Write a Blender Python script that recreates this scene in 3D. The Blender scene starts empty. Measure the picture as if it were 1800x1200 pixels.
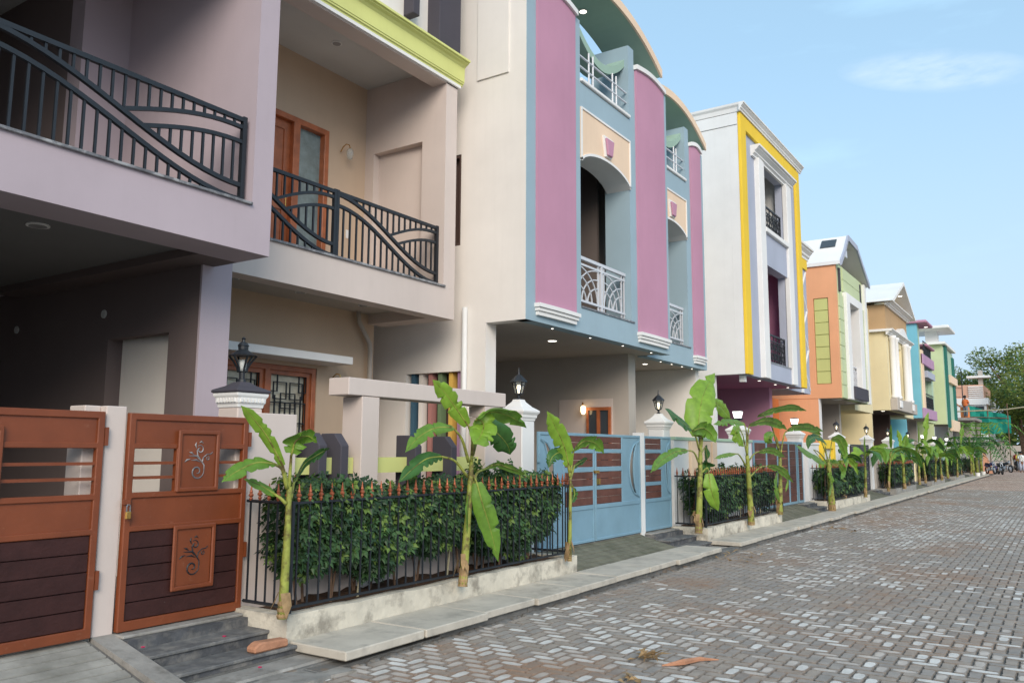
import bpy, bmesh, math, random
from mathutils import Vector, Matrix
random.seed(7)
PI = math.pi
SC = bpy.context.scene
COL = SC.collection

# ------------------------------------------------------------------ camera
H = 1.6
yaw, pit, rol = math.radians(33.56), math.radians(7.51), math.radians(0.31)
fw = Vector((math.cos(pit)*math.cos(yaw), math.cos(pit)*math.sin(yaw), math.sin(pit)))
rt = Vector((math.sin(yaw), -math.cos(yaw), 0)); up = rt.cross(fw)
cr = rt*math.cos(rol)+up*math.sin(rol); cu = -rt*math.sin(rol)+up*math.cos(rol)
cam = bpy.data.cameras.new('camera'); cam.lens = 1453/1800*36; cam.sensor_width = 36
cam.clip_start = 0.1; cam.clip_end = 3000
co = bpy.data.objects.new('camera', cam); COL.objects.link(co)
co.matrix_world = Matrix(((cr.x, cu.x, -fw.x, 0), (cr.y, cu.y, -fw.y, 0), (cr.z, cu.z, -fw.z, H), (0, 0, 0, 1)))
SC.camera = co
cam.dof.use_dof = True; cam.dof.focus_distance = 9.0; cam.dof.aperture_fstop = 5.6

# ------------------------------------------------------------------ sky, sun, exposure
SUN_EL, SUN_ROT = math.radians(26), math.radians(-130)
W = bpy.data.worlds.new('World'); SC.world = W; W.use_nodes = True
nt = W.node_tree; N = nt.nodes; Lk = nt.links
bg = N['Background']
sky = N.new('ShaderNodeTexSky'); sky.sky_type = 'NISHITA'; sky.sun_disc = False
sky.sun_elevation = SUN_EL; sky.sun_rotation = SUN_ROT; sky.air_density = 1.0; sky.dust_density = 1.5; sky.ozone_density = 1.2
tc = N.new('ShaderNodeTexCoord'); mp = N.new('ShaderNodeMapping')
mp.inputs['Scale'].default_value = (1.0, 1.6, 7.0); mp.inputs['Rotation'].default_value = (0.1, 0.12, 0.3)
nz = N.new('ShaderNodeTexNoise'); nz.inputs['Scale'].default_value = 1.7; nz.inputs['Detail'].default_value = 6; nz.inputs['Roughness'].default_value = 0.55
rp = N.new('ShaderNodeValToRGB'); rp.color_ramp.elements[0].position = 0.56; rp.color_ramp.elements[1].position = 0.80
rp.color_ramp.elements[0].color = (.42, .42, .42, 1); rp.color_ramp.elements[1].color = (.72, .72, .72, 1)
mx = N.new('ShaderNodeMix'); mx.data_type = 'RGBA'; mx.inputs['B'].default_value = (3.9, 6.2, 7.8, 1)
Lk.new(tc.outputs['Generated'], mp.inputs['Vector']); Lk.new(mp.outputs['Vector'], nz.inputs['Vector'])
Lk.new(nz.outputs['Fac'], rp.inputs['Fac']); Lk.new(rp.outputs['Color'], mx.inputs['Factor'])
Lk.new(sky.outputs['Color'], mx.inputs['A'])
# the hazy band low in the sky, all the way round
sx = N.new('ShaderNodeSeparateXYZ'); Lk.new(tc.outputs['Generated'], sx.inputs[0])
mr = N.new('ShaderNodeMapRange'); mr.inputs['From Min'].default_value = .0; mr.inputs['From Max'].default_value = .46
mr.inputs['To Min'].default_value = .9; mr.inputs['To Max'].default_value = .0; mr.interpolation_type = 'SMOOTHSTEP'
Lk.new(sx.outputs['Z'], mr.inputs['Value'])
mh = N.new('ShaderNodeMix'); mh.data_type = 'RGBA'; mh.inputs['B'].default_value = (3.35, 4.3, 5.5, 1)
Lk.new(mr.outputs['Result'], mh.inputs['Factor']); Lk.new(mx.outputs['Result'], mh.inputs['A']); 
# one thin white cloud standing high over the end of the street
cd = Vector((.918, .085, .392)).normalized(); cx_ = Vector((-cd.y, cd.x, 0)).normalized(); cy_ = cd.cross(cx_)*-1
def vdot(v):
    q = N.new('ShaderNodeVectorMath'); q.operation = 'DOT_PRODUCT'; q.inputs[1].default_value = v; Lk.new(tc.outputs['Generated'], q.inputs[0]); return q.outputs['Value']
def mth(op, a, b=None, c=None):
    q = N.new('ShaderNodeMath'); q.operation = op
    for k, x in enumerate((a, b, c)):
        if x is None: continue
        if isinstance(x, (int, float)): q.inputs[k].default_value = x
        else: Lk.new(x, q.inputs[k])
    return q.outputs[0]
uu = mth('DIVIDE', vdot(cx_), .085); vv = mth('DIVIDE', mth('ADD', vdot(cy_), mth('MULTIPLY', vdot(cx_), .18)), .021)
r2 = mth('ADD', mth('MULTIPLY', uu, uu), mth('MULTIPLY', vv, vv))
cn_ = N.new('ShaderNodeTexNoise'); cn_.inputs['Scale'].default_value = 9; cn_.inputs['Detail'].default_value = 8; cn_.inputs['Roughness'].default_value = .6
cm_ = N.new('ShaderNodeMapping'); cm_.inputs['Scale'].default_value = (1, 1.2, 4.5); Lk.new(tc.outputs['Generated'], cm_.inputs['Vector']); Lk.new(cm_.outputs['Vector'], cn_.inputs['Vector'])
fac = mth('MULTIPLY', mth('MAXIMUM', mth('SUBTRACT', 1.25, r2), 0.0), mth('MAXIMUM', mth('MULTIPLY', mth('SUBTRACT', cn_.outputs['Fac'], .36), 3.2), 0.0))
fac = mth('MULTIPLY', mth('MINIMUM', fac, 1.0), mth('GREATER_THAN', vdot(cd), 0.0))
fac = mth('MULTIPLY', fac, .30)
mc = N.new('ShaderNodeMix'); mc.data_type = 'RGBA'; mc.inputs['B'].default_value = (7.6, 7.9, 8.4, 1)
Lk.new(fac, mc.inputs['Factor']); Lk.new(mh.outputs['Result'], mc.inputs['A']); Lk.new(mc.outputs['Result'], bg.inputs['Color'])
bg.inputs['Strength'].default_value = 0.11
sl = bpy.data.lights.new('sun', 'SUN'); sl.energy = 1.5; sl.angle = math.radians(32); sl.color = (1.0, 0.89, 0.77)
so = bpy.data.objects.new('sun', sl); COL.objects.link(so)
sd = Vector((math.cos(SUN_EL)*math.sin(SUN_ROT), math.cos(SUN_EL)*math.cos(SUN_ROT), math.sin(SUN_EL)))
so.rotation_euler = sd.to_track_quat('Z', 'Y').to_euler()
SC.view_settings.view_transform = 'Standard'; SC.view_settings.look = 'None'
SC.view_settings.gamma = 1; SC.view_settings.exposure = 0.70

# ------------------------------------------------------------------ helpers
def proj(x, y, z):
    p = Vector((x, y, z-H)); d = p.dot(fw)
    if d < 0.1: return None
    return 900+1453*p.dot(cr)/d, 600-1453*p.dot(cu)/d, d

def rgb(r, g, b):
    f = lambda c: (c/255/12.92) if c/255 <= 0.04045 else ((c/255+0.055)/1.055)**2.4
    return (f(r), f(g), f(b), 1)

def mat(name, c, rough=0.8, var=0.06, scale=1.5, bump=0.15, bscale=60, spec=0.3, metal=0, streak=0.0, emit=0, trans=0, c2=None, c2amt=0.5, c2scale=3, c2lo=.45, c2hi=.65, coat=0, sss=0):
    m = bpy.data.materials.new(name); m.use_nodes = True
    t = m.node_tree; n = t.nodes; l = t.links; b = n['Principled BSDF']
    b.inputs['Roughness'].default_value = rough; b.inputs['Metallic'].default_value = metal
    b.inputs['Specular IOR Level'].default_value = spec
    if coat: b.inputs['Coat Weight'].default_value = coat
    g = n.new('ShaderNodeNewGeometry')
    nz = n.new('ShaderNodeTexNoise'); nz.inputs['Scale'].default_value = scale; nz.inputs['Detail'].default_value = 5; nz.inputs['Roughness'].default_value = .6
    l.new(g.outputs['Position'], nz.inputs['Vector'])
    mr = n.new('ShaderNodeMapRange'); mr.inputs['From Min'].default_value = .3; mr.inputs['From Max'].default_value = .7
    mr.inputs['To Min'].default_value = 1-var; mr.inputs['To Max'].default_value = 1+var
    l.new(nz.outputs['Fac'], mr.inputs['Value'])
    vm = n.new('ShaderNodeVectorMath'); vm.operation = 'SCALE'; vm.inputs[0].default_value = c[:3]
    l.new(mr.outputs['Result'], vm.inputs['Scale'])
    out = vm.outputs['Vector']
    def mask(sc, lo, hi, vec=None):
        q = n.new('ShaderNodeTexNoise'); q.inputs['Scale'].default_value = sc; q.inputs['Detail'].default_value = 6; q.inputs['Roughness'].default_value = .65
        l.new(vec or g.outputs['Position'], q.inputs['Vector'])
        r = n.new('ShaderNodeMapRange'); r.inputs['From Min'].default_value = lo; r.inputs['From Max'].default_value = hi
        l.new(q.outputs['Fac'], r.inputs['Value']); return r.outputs['Result']
    def mixc(fac, colr, amt):
        mu = n.new('ShaderNodeMath'); mu.operation = 'MULTIPLY'; mu.inputs[1].default_value = amt; l.new(fac, mu.inputs[0])
        x = n.new('ShaderNodeMix'); x.data_type = 'RGBA'; x.inputs['B'].default_value = colr
        l.new(mu.outputs[0], x.inputs['Factor']); l.new(out, x.inputs['A']); return x.outputs['Result']
    if c2: out = mixc(mask(c2scale, c2lo, c2hi), c2, c2amt)
    if streak:
        mp = n.new('ShaderNodeMapping'); mp.inputs['Scale'].default_value = (9, 9, .5); l.new(g.outputs['Position'], mp.inputs['Vector'])
        out = mixc(mask(1.0, .5, .78, mp.outputs['Vector']), (c[0]*.62, c[1]*.6, c[2]*.56, 1), streak)
    l.new(out, b.inputs['Base Color'])
    if bump:
        q = n.new('ShaderNodeTexNoise'); q.inputs['Scale'].default_value = bscale; q.inputs['Detail'].default_value = 4
        l.new(g.outputs['Position'], q.inputs['Vector'])
        bp = n.new('ShaderNodeBump'); bp.inputs['Strength'].default_value = bump; bp.inputs['Distance'].default_value = .01
        l.new(q.outputs['Fac'], bp.inputs['Height']); l.new(bp.outputs['Normal'], b.inputs['Normal'])
    if emit:
        b.inputs['Emission Color'].default_value = c; b.inputs['Emission Strength'].default_value = emit
    if trans:
        b.inputs['Transmission Weight'].default_value = trans
    if sss:
        tr = n.new('ShaderNodeBsdfTranslucent'); l.new(out, tr.inputs['Color'])
        ms = n.new('ShaderNodeMixShader'); ms.inputs[0].default_value = sss
        l.new(b.outputs[0], ms.inputs[1]); l.new(tr.outputs[0], ms.inputs[2]); l.new(ms.outputs[0], n['Material Output'].inputs[0])
    return m

class MB:
    def __init__(s): s.v = []; s.f = []; s.m = []; s.cm = 0
    def face(s, idx): s.f.append(tuple(idx)); s.m.append(s.cm)
    def box(s, x0, x1, y0, y1, z0, z1):
        i = len(s.v)
        s.v += [(x0,y0,z0),(x1,y0,z0),(x1,y1,z0),(x0,y1,z0),(x0,y0,z1),(x1,y0,z1),(x1,y1,z1),(x0,y1,z1)]
        for q in ((0,3,2,1),(4,5,6,7),(0,1,5,4),(1,2,6,5),(2,3,7,6),(3,0,4,7)): s.face([i+k for k in q])
        return s
    def solid(s, axis, d0, d1, u0, u1, z0, z1, holes=()):
        """a wall slab whose thickness runs along axis, with rectangular holes (u0,u1,z0,z1)"""
        us = sorted({u0, u1} | {min(max(h[k], u0), u1) for h in holes for k in (0, 1)})
        zs = sorted({z0, z1} | {min(max(h[k], z0), z1) for h in holes for k in (2, 3)})
        def full(i, j):
            if i < 0 or j < 0 or i >= len(us)-1 or j >= len(zs)-1: return False
            cu_, cz = (us[i]+us[i+1])/2, (zs[j]+zs[j+1])/2
            return not any(h[0] < cu_ < h[1] and h[2] < cz < h[3] for h in holes)
        P = (lambda u, d, z: (u, d, z)) if axis == 'y' else (lambda u, d, z: (d, u, z))
        def quad(*p): i = len(s.v); s.v += list(p); s.face((i, i+1, i+2, i+3))
        for i in range(len(us)-1):
            for j in range(len(zs)-1):
                if not full(i, j): continue
                a, b, c, d = us[i], us[i+1], zs[j], zs[j+1]
                quad(P(a,d0,c), P(b,d0,c), P(b,d0,d), P(a,d0,d)); quad(P(b,d1,c), P(a,d1,c), P(a,d1,d), P(b,d1,d))
                if not full(i-1, j): quad(P(a,d1,c), P(a,d0,c), P(a,d0,d), P(a,d1,d))
                if not full(i+1, j): quad(P(b,d0,c), P(b,d1,c), P(b,d1,d), P(b,d0,d))
                if not full(i, j-1): quad(P(a,d1,c), P(b,d1,c), P(b,d0,c), P(a,d0,c))
                if not full(i, j+1): quad(P(a,d0,d), P(b,d0,d), P(b,d1,d), P(a,d1,d))
        return s
    def strip(s, us, lo, hi, y0, y1, bow=None):
        """solid between two curves lo(u), hi(u), thickness along y; bow adds a plan curve to the front"""
        n = len(us); i = len(s.v)
        for k in range(n):
            b = bow[k] if bow else 0
            s.v += [(us[k], y0-b, lo[k]), (us[k], y0-b, hi[k]), (us[k], y1, lo[k]), (us[k], y1, hi[k])]
        for k in range(n-1):
            a = i+4*k; b = a+4
            s.face((a, b, b+1, a+1)); s.face((b+2, a+2, a+3, b+3)); s.face((a+1, b+1, b+3, a+3)); s.face((a+2, b+2, b, a))
        s.face((i+2, i, i+1, i+3)); e = i+4*(n-1); s.face((e, e+2, e+3, e+1))
        return s
    def prism(s, poly, axis, a, b):
        """poly of (p,q) extruded along axis: x:(y,z) y:(x,z) z:(x,y)"""
        P = {'x': lambda p, q, t: (t, p, q), 'y': lambda p, q, t: (p, t, q), 'z': lambda p, q, t: (p, q, t)}[axis]
        i = len(s.v); n = len(poly)
        s.v += [P(p, q, a) for p, q in poly]+[P(p, q, b) for p, q in poly]
        s.face(range(i, i+n)); s.face(range(i+2*n-1, i+n-1, -1))
        for k in range(n): j = (k+1) % n; s.face((i+k, i+j, i+n+j, i+n+k))
        return s
    def tube(s, pts, r, n=6, caps=True, flat=None):
        pts = [Vector(p) for p in pts]; rs = r if isinstance(r, (list, tuple)) else [r]*len(pts)
        i = len(s.v); prev = None
        for k, p in enumerate(pts):
            d = (pts[min(k+1, len(pts)-1)]-pts[max(k-1, 0)])
            d = d.normalized() if d.length > 1e-9 else Vector((0, 0, 1))
            if prev is None:
                a = d.orthogonal().normalized()
                if abs(d.y) < .9: a = (Vector((0, 1, 0))-d*d.y).normalized()
            else: a = (prev-d*prev.dot(d)).normalized()
            prev = a; b = d.cross(a)
            for q in range(n):
                t = 2*PI*(q+.5)/n; rr = rs[k]*(1.414 if n == 4 else 1)
                s.v.append(tuple(p+a*(math.cos(t)*rr)+b*(math.sin(t)*rr)))
        for k in range(len(pts)-1):
            for q in range(n):
                q2 = (q+1) % n; s.face((i+k*n+q, i+k*n+q2, i+(k+1)*n+q2, i+(k+1)*n+q))
        if caps: s.face([i+q for q in range(n)][::-1]); s.face([i+(len(pts)-1)*n+q for q in range(n)])
        return s
    def lathe(s, cx, cy, prof, n=12, rot=0, sq=1):
        i = len(s.v)
        for r, z in prof:
            for q in range(n):
                t = 2*PI*q/n+rot; s.v.append((cx+r*math.cos(t), cy+r*math.sin(t), z))
        for k in range(len(prof)-1):
            for q in range(n):
                q2 = (q+1) % n; s.face((i+k*n+q, i+k*n+q2, i+(k+1)*n+q2, i+(k+1)*n+q))
        s.face([i+q for q in range(n)][::-1]); s.face([i+(len(prof)-1)*n+q for q in range(n)])
        return s
    def quad(s, a, b, c, d): i = len(s.v); s.v += [a, b, c, d]; s.face((i, i+1, i+2, i+3)); return s

def origin(p):
    o = Vector((0, 0, 0))
    while p: o += Vector(p.location); p = p.parent
    return o

def obj(name, mb, m, parent=None, smooth=False, bevel=0, **kw):
    me = bpy.data.meshes.new(name)
    o = bpy.data.objects.new(name, me); COL.objects.link(o)
    off = origin(parent) if parent else Vector((0, 0, 0))
    if parent is None:
        xs = [v[0] for v in mb.v]; ys = [v[1] for v in mb.v]; zs = [v[2] for v in mb.v]
        off = Vector(((min(xs)+max(xs))/2, (min(ys)+max(ys))/2, min(zs))); o.location = off
    else: o.parent = parent
    me.from_pydata([(v[0]-off.x, v[1]-off.y, v[2]-off.z) for v in mb.v], [], mb.f)
    for q in (m if isinstance(m, (list, tuple)) else [m]): me.materials.append(q)
    if isinstance(m, (list, tuple)): me.polygons.foreach_set('material_index', mb.m)
    if smooth: me.polygons.foreach_set('use_smooth', [True]*len(me.polygons))
    if bevel:
        b = bmesh.new(); b.from_mesh(me); bmesh.ops.remove_doubles(b, verts=b.verts, dist=.0005)
        bmesh.ops.recalc_face_normals(b, faces=b.faces); b.to_mesh(me); b.free()
        md = o.modifiers.new('bevel', 'BEVEL'); md.width = bevel; md.segments = 1; md.limit_method = 'ANGLE'
    me.update()
    for k, v in kw.items(): o[k] = v
    return o

def thing(name, label, cat, loc, group=None, rz=0):
    o = bpy.data.objects.new(name, None); COL.objects.link(o); o.location = loc; o.rotation_euler.z = rz
    o.empty_display_size = .2; o['label'] = label; o['category'] = cat
    if group: o['group'] = group
    return o
def single(name, mb, m, label, cat, group=None, **kw):
    o = obj(name, mb, m, None, **kw); o['label'] = label; o['category'] = cat
    if group: o['group'] = group
    return o
def struct(name, mb, m, parent=None, **kw):
    o = obj(name, mb, m, parent, **kw)
    if parent is None: o['kind'] = 'structure'
    return o
def dup(o, parent=None):
    c = o.copy(); COL.objects.link(c)
    if parent: c.parent = parent
    for ch in o.children: dup(ch, c)
    return c

# ------------------------------------------------------------------ materials
def plaster(name, c, **k):
    d = dict(rough=.88, var=.055, scale=.9, bump=.12, bscale=90, spec=.2, streak=.08); d.update(k); return mat(name, c, **d)
M = {}
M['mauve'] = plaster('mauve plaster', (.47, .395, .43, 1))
M['beige'] = plaster('beige plaster', (.64, .55, .50, 1))
M['tan'] = plaster('tan plaster', (.58, .44, .32, 1))
M['cream'] = plaster('cream plaster', (.80, .76, .71, 1))
M['white'] = plaster('white plaster', (.76, .76, .75, 1))
M['bluegrey'] = plaster('blue grey plaster', (.33, .44, .50, 1))
M['pink'] = plaster('pink plaster', (.52, .27, .37, 1))
M['peach'] = plaster('peach plaster', (.82, .62, .45, 1))
M['green'] = plaster('sage green plaster', (.34, .48, .39, 1))
M['yellow'] = plaster('yellow plaster', (.85, .58, .06, 1))
M['lilacgrey'] = plaster('lilac grey plaster', (.42, .45, .54, 1))
M['magenta'] = plaster('deep pink plaster', (.50, .22, .34, 1))
M['orange'] = plaster('salmon orange plaster', (.80, .40, .22, 1))
M['deeporange'] = plaster('deep orange plaster', (.72, .24, .08, 1))
M['limegreen'] = plaster('lime green plaster', (.58, .60, .24, 1))
M['palegreen'] = plaster('pale green plaster', (.55, .62, .38, 1))
M['butter'] = plaster('butter yellow plaster', (.76, .66, .42, 1))
M['brownp'] = plaster('light brown plaster', (.50, .33, .18, 1))
M['sky'] = plaster('sky blue plaster', (.20, .50, .62, 1))
M['violet'] = plaster('violet plaster', (.46, .28, .42, 1))
M['mint'] = plaster('mint green plaster', (.42, .56, .42, 1))
M['darkgreen'] = plaster('dark teal green paint', (.03, .16, .13, 1))
M['lime'] = plaster('lime paint', (.68, .70, .26, 1), streak=.08)
M['charcoal'] = plaster('charcoal plaster', (.075, .070, .085, 1))
M['offwhite'] = plaster('ceiling white', (.60, .60, .58, 1), streak=0)
M['greige'] = plaster('greige wall', (.48, .43, .38, 1))
M['whitetrim'] = plaster('white trim', (.80, .79, .77, 1), streak=.05)
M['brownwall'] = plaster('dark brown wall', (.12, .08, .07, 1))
M['shademauve'] = plaster('mauve brown wall with painted shade', (.17, .135, .130, 1))  # carport and balcony recess shade painted into the wall colour
M['shaderoom'] = plaster('taupe wall with painted shade', (.15, .125, .115, 1))  # wall colour darkened to carry the shade inside the openings
M['ceilgrey'] = plaster('grey ceiling', (.20, .20, .20, 1), streak=0)  # grey taken darker, carport shade put into the paint
M['shadeblue'] = plaster('blue with painted shade', (.06, .13, .19, 1))  # this and the next three: vent bar colours muted to hold the recess shade
M['shadepink'] = plaster('pink with painted shade', (.42, .20, .18, 1))
M['shadegreen'] = plaster('green with painted shade', (.15, .22, .12, 1))
M['shadeyellow'] = plaster('yellow with painted shade', (.66, .42, .10, 1))
M['netcurtain'] = mat('pale net curtain', (.62, .58, .46, 1), rough=.6, var=.3, scale=6, bump=0)
M['iron'] = mat('black iron', (.014, .017, .022, 1), rough=.5, spec=.5, bump=.05, var=.2, scale=8)
M['steel'] = mat('white steel', (.62, .63, .66, 1), rough=.35, spec=.5, bump=0)
M['copper'] = mat('copper paint', (.36, .11, .055, 1), rough=.4, metal=.4, var=.35, scale=12, bump=.1)
M['marble'] = mat('grey marble', (.16, .16, .17, 1), rough=.35, var=.3, scale=14, c2=(.5, .5, .5, 1), c2scale=11, c2lo=.5, c2hi=.62, c2amt=.6, bump=.05)
M['wood'] = mat('teak wood', (.40, .12, .045, 1), rough=.4, var=.25, scale=6, bump=.1, spec=.5)
M['glass'] = mat('dark glass', (.05, .06, .07, 1), rough=.08, spec=.7, bump=0, var=.1)
M['curtain'] = mat('grey green curtain behind glass', (.20, .26, .26, 1), rough=.15, spec=.6, var=.25, scale=7, bump=0)
M['brass'] = mat('brass', (.72, .42, .12, 1), rough=.25, metal=1, bump=0)
M['gate_orange'] = mat('rust orange gate paint', (.20, .050, .016, 1), rough=.42, spec=.5, var=.14, scale=3, bump=.12, bscale=25, c2=(.32, .15, .09, 1), c2scale=18, c2lo=.62, c2hi=.75, c2amt=.4)
M['gate_plank'] = mat('dark brown planks', (.045, .016, .014, 1), rough=.55, var=.25, scale=5, bump=.3, bscale=40, c2=(.30, .24, .22, 1), c2scale=38, c2lo=.70, c2hi=.74, c2amt=.55)
M['gate_blue'] = mat('powder blue gate paint', (.20, .34, .43, 1), rough=.4, spec=.5, var=.08, scale=3, bump=.08, bscale=20)
M['plank2'] = mat('reddish brown planks', (.13, .052, .038, 1), rough=.55, var=.3, scale=6, bump=.25, bscale=40)
M['concrete'] = mat('rough concrete', (.30, .285, .26, 1), rough=.9, var=.22, scale=5, bump=.5, bscale=35, c2=(.13, .12, .10, 1), c2scale=7, c2amt=.6, c2lo=.52, c2hi=.7)
M['slab'] = mat('pale concrete slab', (.52, .475, .40, 1), rough=.88, var=.14, scale=3, bump=.35, bscale=50, c2=(.22, .205, .18, 1), c2scale=4, c2amt=.55, c2lo=.5, c2hi=.72)
M['slab2'] = mat('warm concrete slab', (.54, .49, .41, 1), rough=.88, var=.14, scale=3, bump=.35, bscale=50, c2=(.24, .21, .17, 1), c2scale=6, c2amt=.55)
M['kerbdark'] = mat('dark kerb concrete', (.16, .155, .145, 1), rough=.92, var=.25, scale=6, bump=.6, bscale=30, c2=(.26, .17, .10, 1), c2scale=2.5, c2amt=.5, c2lo=.6)
M['planterwall'] = mat('whitewashed planter kerb', (.62, .57, .47, 1), rough=.92, var=.15, scale=5, bump=.6, bscale=28, c2=(.19, .17, .14, 1), c2scale=3.5, c2amt=.75, c2lo=.5, c2hi=.66)
M['soil'] = mat('brown soil', (.075, .042, .025, 1), rough=1, var=.4, scale=14, bump=1, bscale=30)
M['ramp'] = mat('ribbed grey concrete', (.34, .325, .29, 1), rough=.9, var=.15, scale=4, bump=.4, bscale=50, c2=(.15, .145, .12, 1), c2scale=2.2, c2amt=.6)
M['rampgreen'] = mat('mossy ribbed concrete', (.17, .165, .12, 1), rough=.9, var=.25, scale=5, bump=.5, bscale=50, c2=(.07, .075, .045, 1), c2scale=3, c2amt=.6)
M['stonestep'] = mat('black stone step', (.085, .088, .095, 1), rough=.75, var=.3, scale=9, bump=.4, bscale=40, c2=(.30, .28, .25, 1), c2scale=4, c2amt=.6, c2lo=.48)
M['stonetop'] = mat('dusty black stone tread', (.13, .13, .13, 1), rough=.8, var=.3, scale=8, bump=.4, bscale=45, c2=(.28, .265, .24, 1), c2scale=7, c2amt=.7, c2lo=.46, c2hi=.66)
M['clay'] = mat('orange brick', (.45, .22, .13, 1), rough=.9, var=.2, scale=12, bump=.5, bscale=40)
M['ground'] = mat('dusty earth', (.20, .15, .11, 1), rough=1, var=.2, scale=1.2, bump=.5, bscale=8)
M['sand'] = mat('joint sand', (.17, .15, .13, 1), rough=1, var=.3, scale=5, bump=.5, bscale=60)
M['pipe'] = mat('white pipe', (.72, .72, .70, 1), rough=.4, bump=0)
M['flesh'] = mat('skin', (.20, .10, .06, 1), rough=.6, bump=0)
def lit(n, c, e):
    return mat(n, c, emit=e, bump=0, var=0)
M['bulb'] = lit('warm bulb', (1, .80, .52, 1), 2.5)
M['bulbw'] = lit('white lamp', (1, .97, .92, 1), 1.6)
M['shade'] = lit('lit glass shade', (1, .72, .36, 1), 3.0)
M['spot'] = lit('downlight lens', (1, .93, .82, 1), 2.2)
M['lens_off'] = mat('unlit downlight lens', (.30, .30, .30, 1), rough=.3, bump=0)
gl = bpy.data.materials.new('lantern glass'); gl.use_nodes = True
_n = gl.node_tree.nodes; _l = gl.node_tree.links
_t = _n.new('ShaderNodeBsdfTransparent'); _t.inputs[0].default_value = (.9, .92, .92, 1)
_m = _n.new('ShaderNodeMixShader'); _m.inputs[0].default_value = .25
_n['Principled BSDF'].inputs['Roughness'].default_value = .1; _n['Principled BSDF'].inputs['Base Color'].default_value = (.7, .75, .75, 1)
_l.new(_t.outputs[0], _m.inputs[1]); _l.new(_n['Principled BSDF'].outputs[0], _m.inputs[2]); _l.new(_m.outputs[0], _n['Material Output'].inputs[0])
M['lglass'] = gl
M['leafbright'] = mat('banana leaf bright', (.24, .42, .045, 1), rough=.45, spec=.5, var=.2, scale=9, bump=.15, bscale=70, sss=.35)
M['leafmid'] = mat('banana leaf green', (.15, .30, .035, 1), rough=.45, spec=.5, var=.25, scale=9, bump=.15, bscale=70, sss=.3)
M['leafdark'] = mat('banana leaf dark', (.050, .15, .028, 1), rough=.45, spec=.5, var=.25, scale=9, bump=.15, bscale=70, sss=.25)
M['stemb'] = mat('banana stem', (.27, .30, .06, 1), rough=.55, var=.3, scale=9, bump=.4, bscale=25, c2=(.10, .065, .025, 1), c2scale=7, c2amt=.85, c2lo=.50, c2hi=.60)
M['drysheath'] = mat('dry banana sheath', (.30, .20, .10, 1), rough=.9, var=.35, scale=12, bump=.5, bscale=40)
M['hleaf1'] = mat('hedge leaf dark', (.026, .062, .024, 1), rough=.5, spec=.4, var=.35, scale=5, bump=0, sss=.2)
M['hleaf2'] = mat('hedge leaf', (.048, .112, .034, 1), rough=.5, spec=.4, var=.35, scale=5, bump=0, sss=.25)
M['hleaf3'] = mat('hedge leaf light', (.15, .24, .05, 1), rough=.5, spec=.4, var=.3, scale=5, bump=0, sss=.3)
M['bark'] = mat('bark', (.16, .10, .065, 1), rough=.95, var=.3, scale=10, bump=.6, bscale=30)
M['palebark'] = mat('pale stem', (.36, .33, .22, 1), rough=.8, var=.3, scale=10, bump=.3)
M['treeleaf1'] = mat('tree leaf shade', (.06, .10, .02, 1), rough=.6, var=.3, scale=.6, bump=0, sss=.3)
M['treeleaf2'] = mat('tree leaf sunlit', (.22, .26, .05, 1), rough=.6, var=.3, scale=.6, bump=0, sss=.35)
M['net'] = mat('green shade net', (.01, .22, .16, 1), rough=.8, var=.12, scale=.5, bump=.2, bscale=8)
M['redbark'] = mat('reddish bark', (.24, .10, .06, 1), rough=.95, var=.3, scale=3, bump=.6, bscale=12)
M['salmon'] = plaster('salmon wall', (.60, .36, .26, 1))
M['rubber'] = mat('black rubber', (.015, .015, .015, 1), rough=.7, bump=0)
M['chrome'] = mat('chrome', (.6, .6, .6, 1), rough=.2, metal=1, bump=0)
M['purplepaint'] = mat('dark purple paint', (.05, .03, .12, 1), rough=.3, bump=0)
M['redcloth'] = mat('dark red cloth', (.22, .02, .035, 1), rough=.9, bump=0)
M['greycloth'] = mat('grey cloth', (.16, .18, .20, 1), rough=.9, bump=0)
M['orangecloth'] = mat('orange cloth', (.60, .16, .05, 1), rough=.9, bump=0)
M['yellowcloth'] = mat('yellow cloth', (.70, .55, .08, 1), rough=.9, bump=0)
M['petal'] = mat('pink petal', (.55, .04, .12, 1), rough=.8, bump=0)
def mesh_of(name, mb, m, smooth=False):
    me = bpy.data.meshes.new(name); me.from_pydata([tuple(v) for v in mb.v], [], mb.f)
    for q in (m if isinstance(m, (list, tuple)) else [m]): me.materials.append(q)
    if isinstance(m, (list, tuple)): me.polygons.foreach_set('material_index', mb.m)
    if smooth: me.polygons.foreach_set('use_smooth', [True]*len(me.polygons))
    me.update(); return me
def inst(name, me, parent, loc, rz=0):
    o = bpy.data.objects.new(name, me); COL.objects.link(o)
    o.location = Vector(loc)-(origin(parent) if parent else Vector((0, 0, 0))); o.rotation_euler.z = rz
    if parent: o.parent = parent
    return o

# ================================================================== ground and street
struct('ground', MB().box(-60, 400, -120, 160, -.6, -.05), M['ground'])
road = struct('road', MB().box(-8, 160, -7, 4.56, -.3, -.016), M['sand'])
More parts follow.
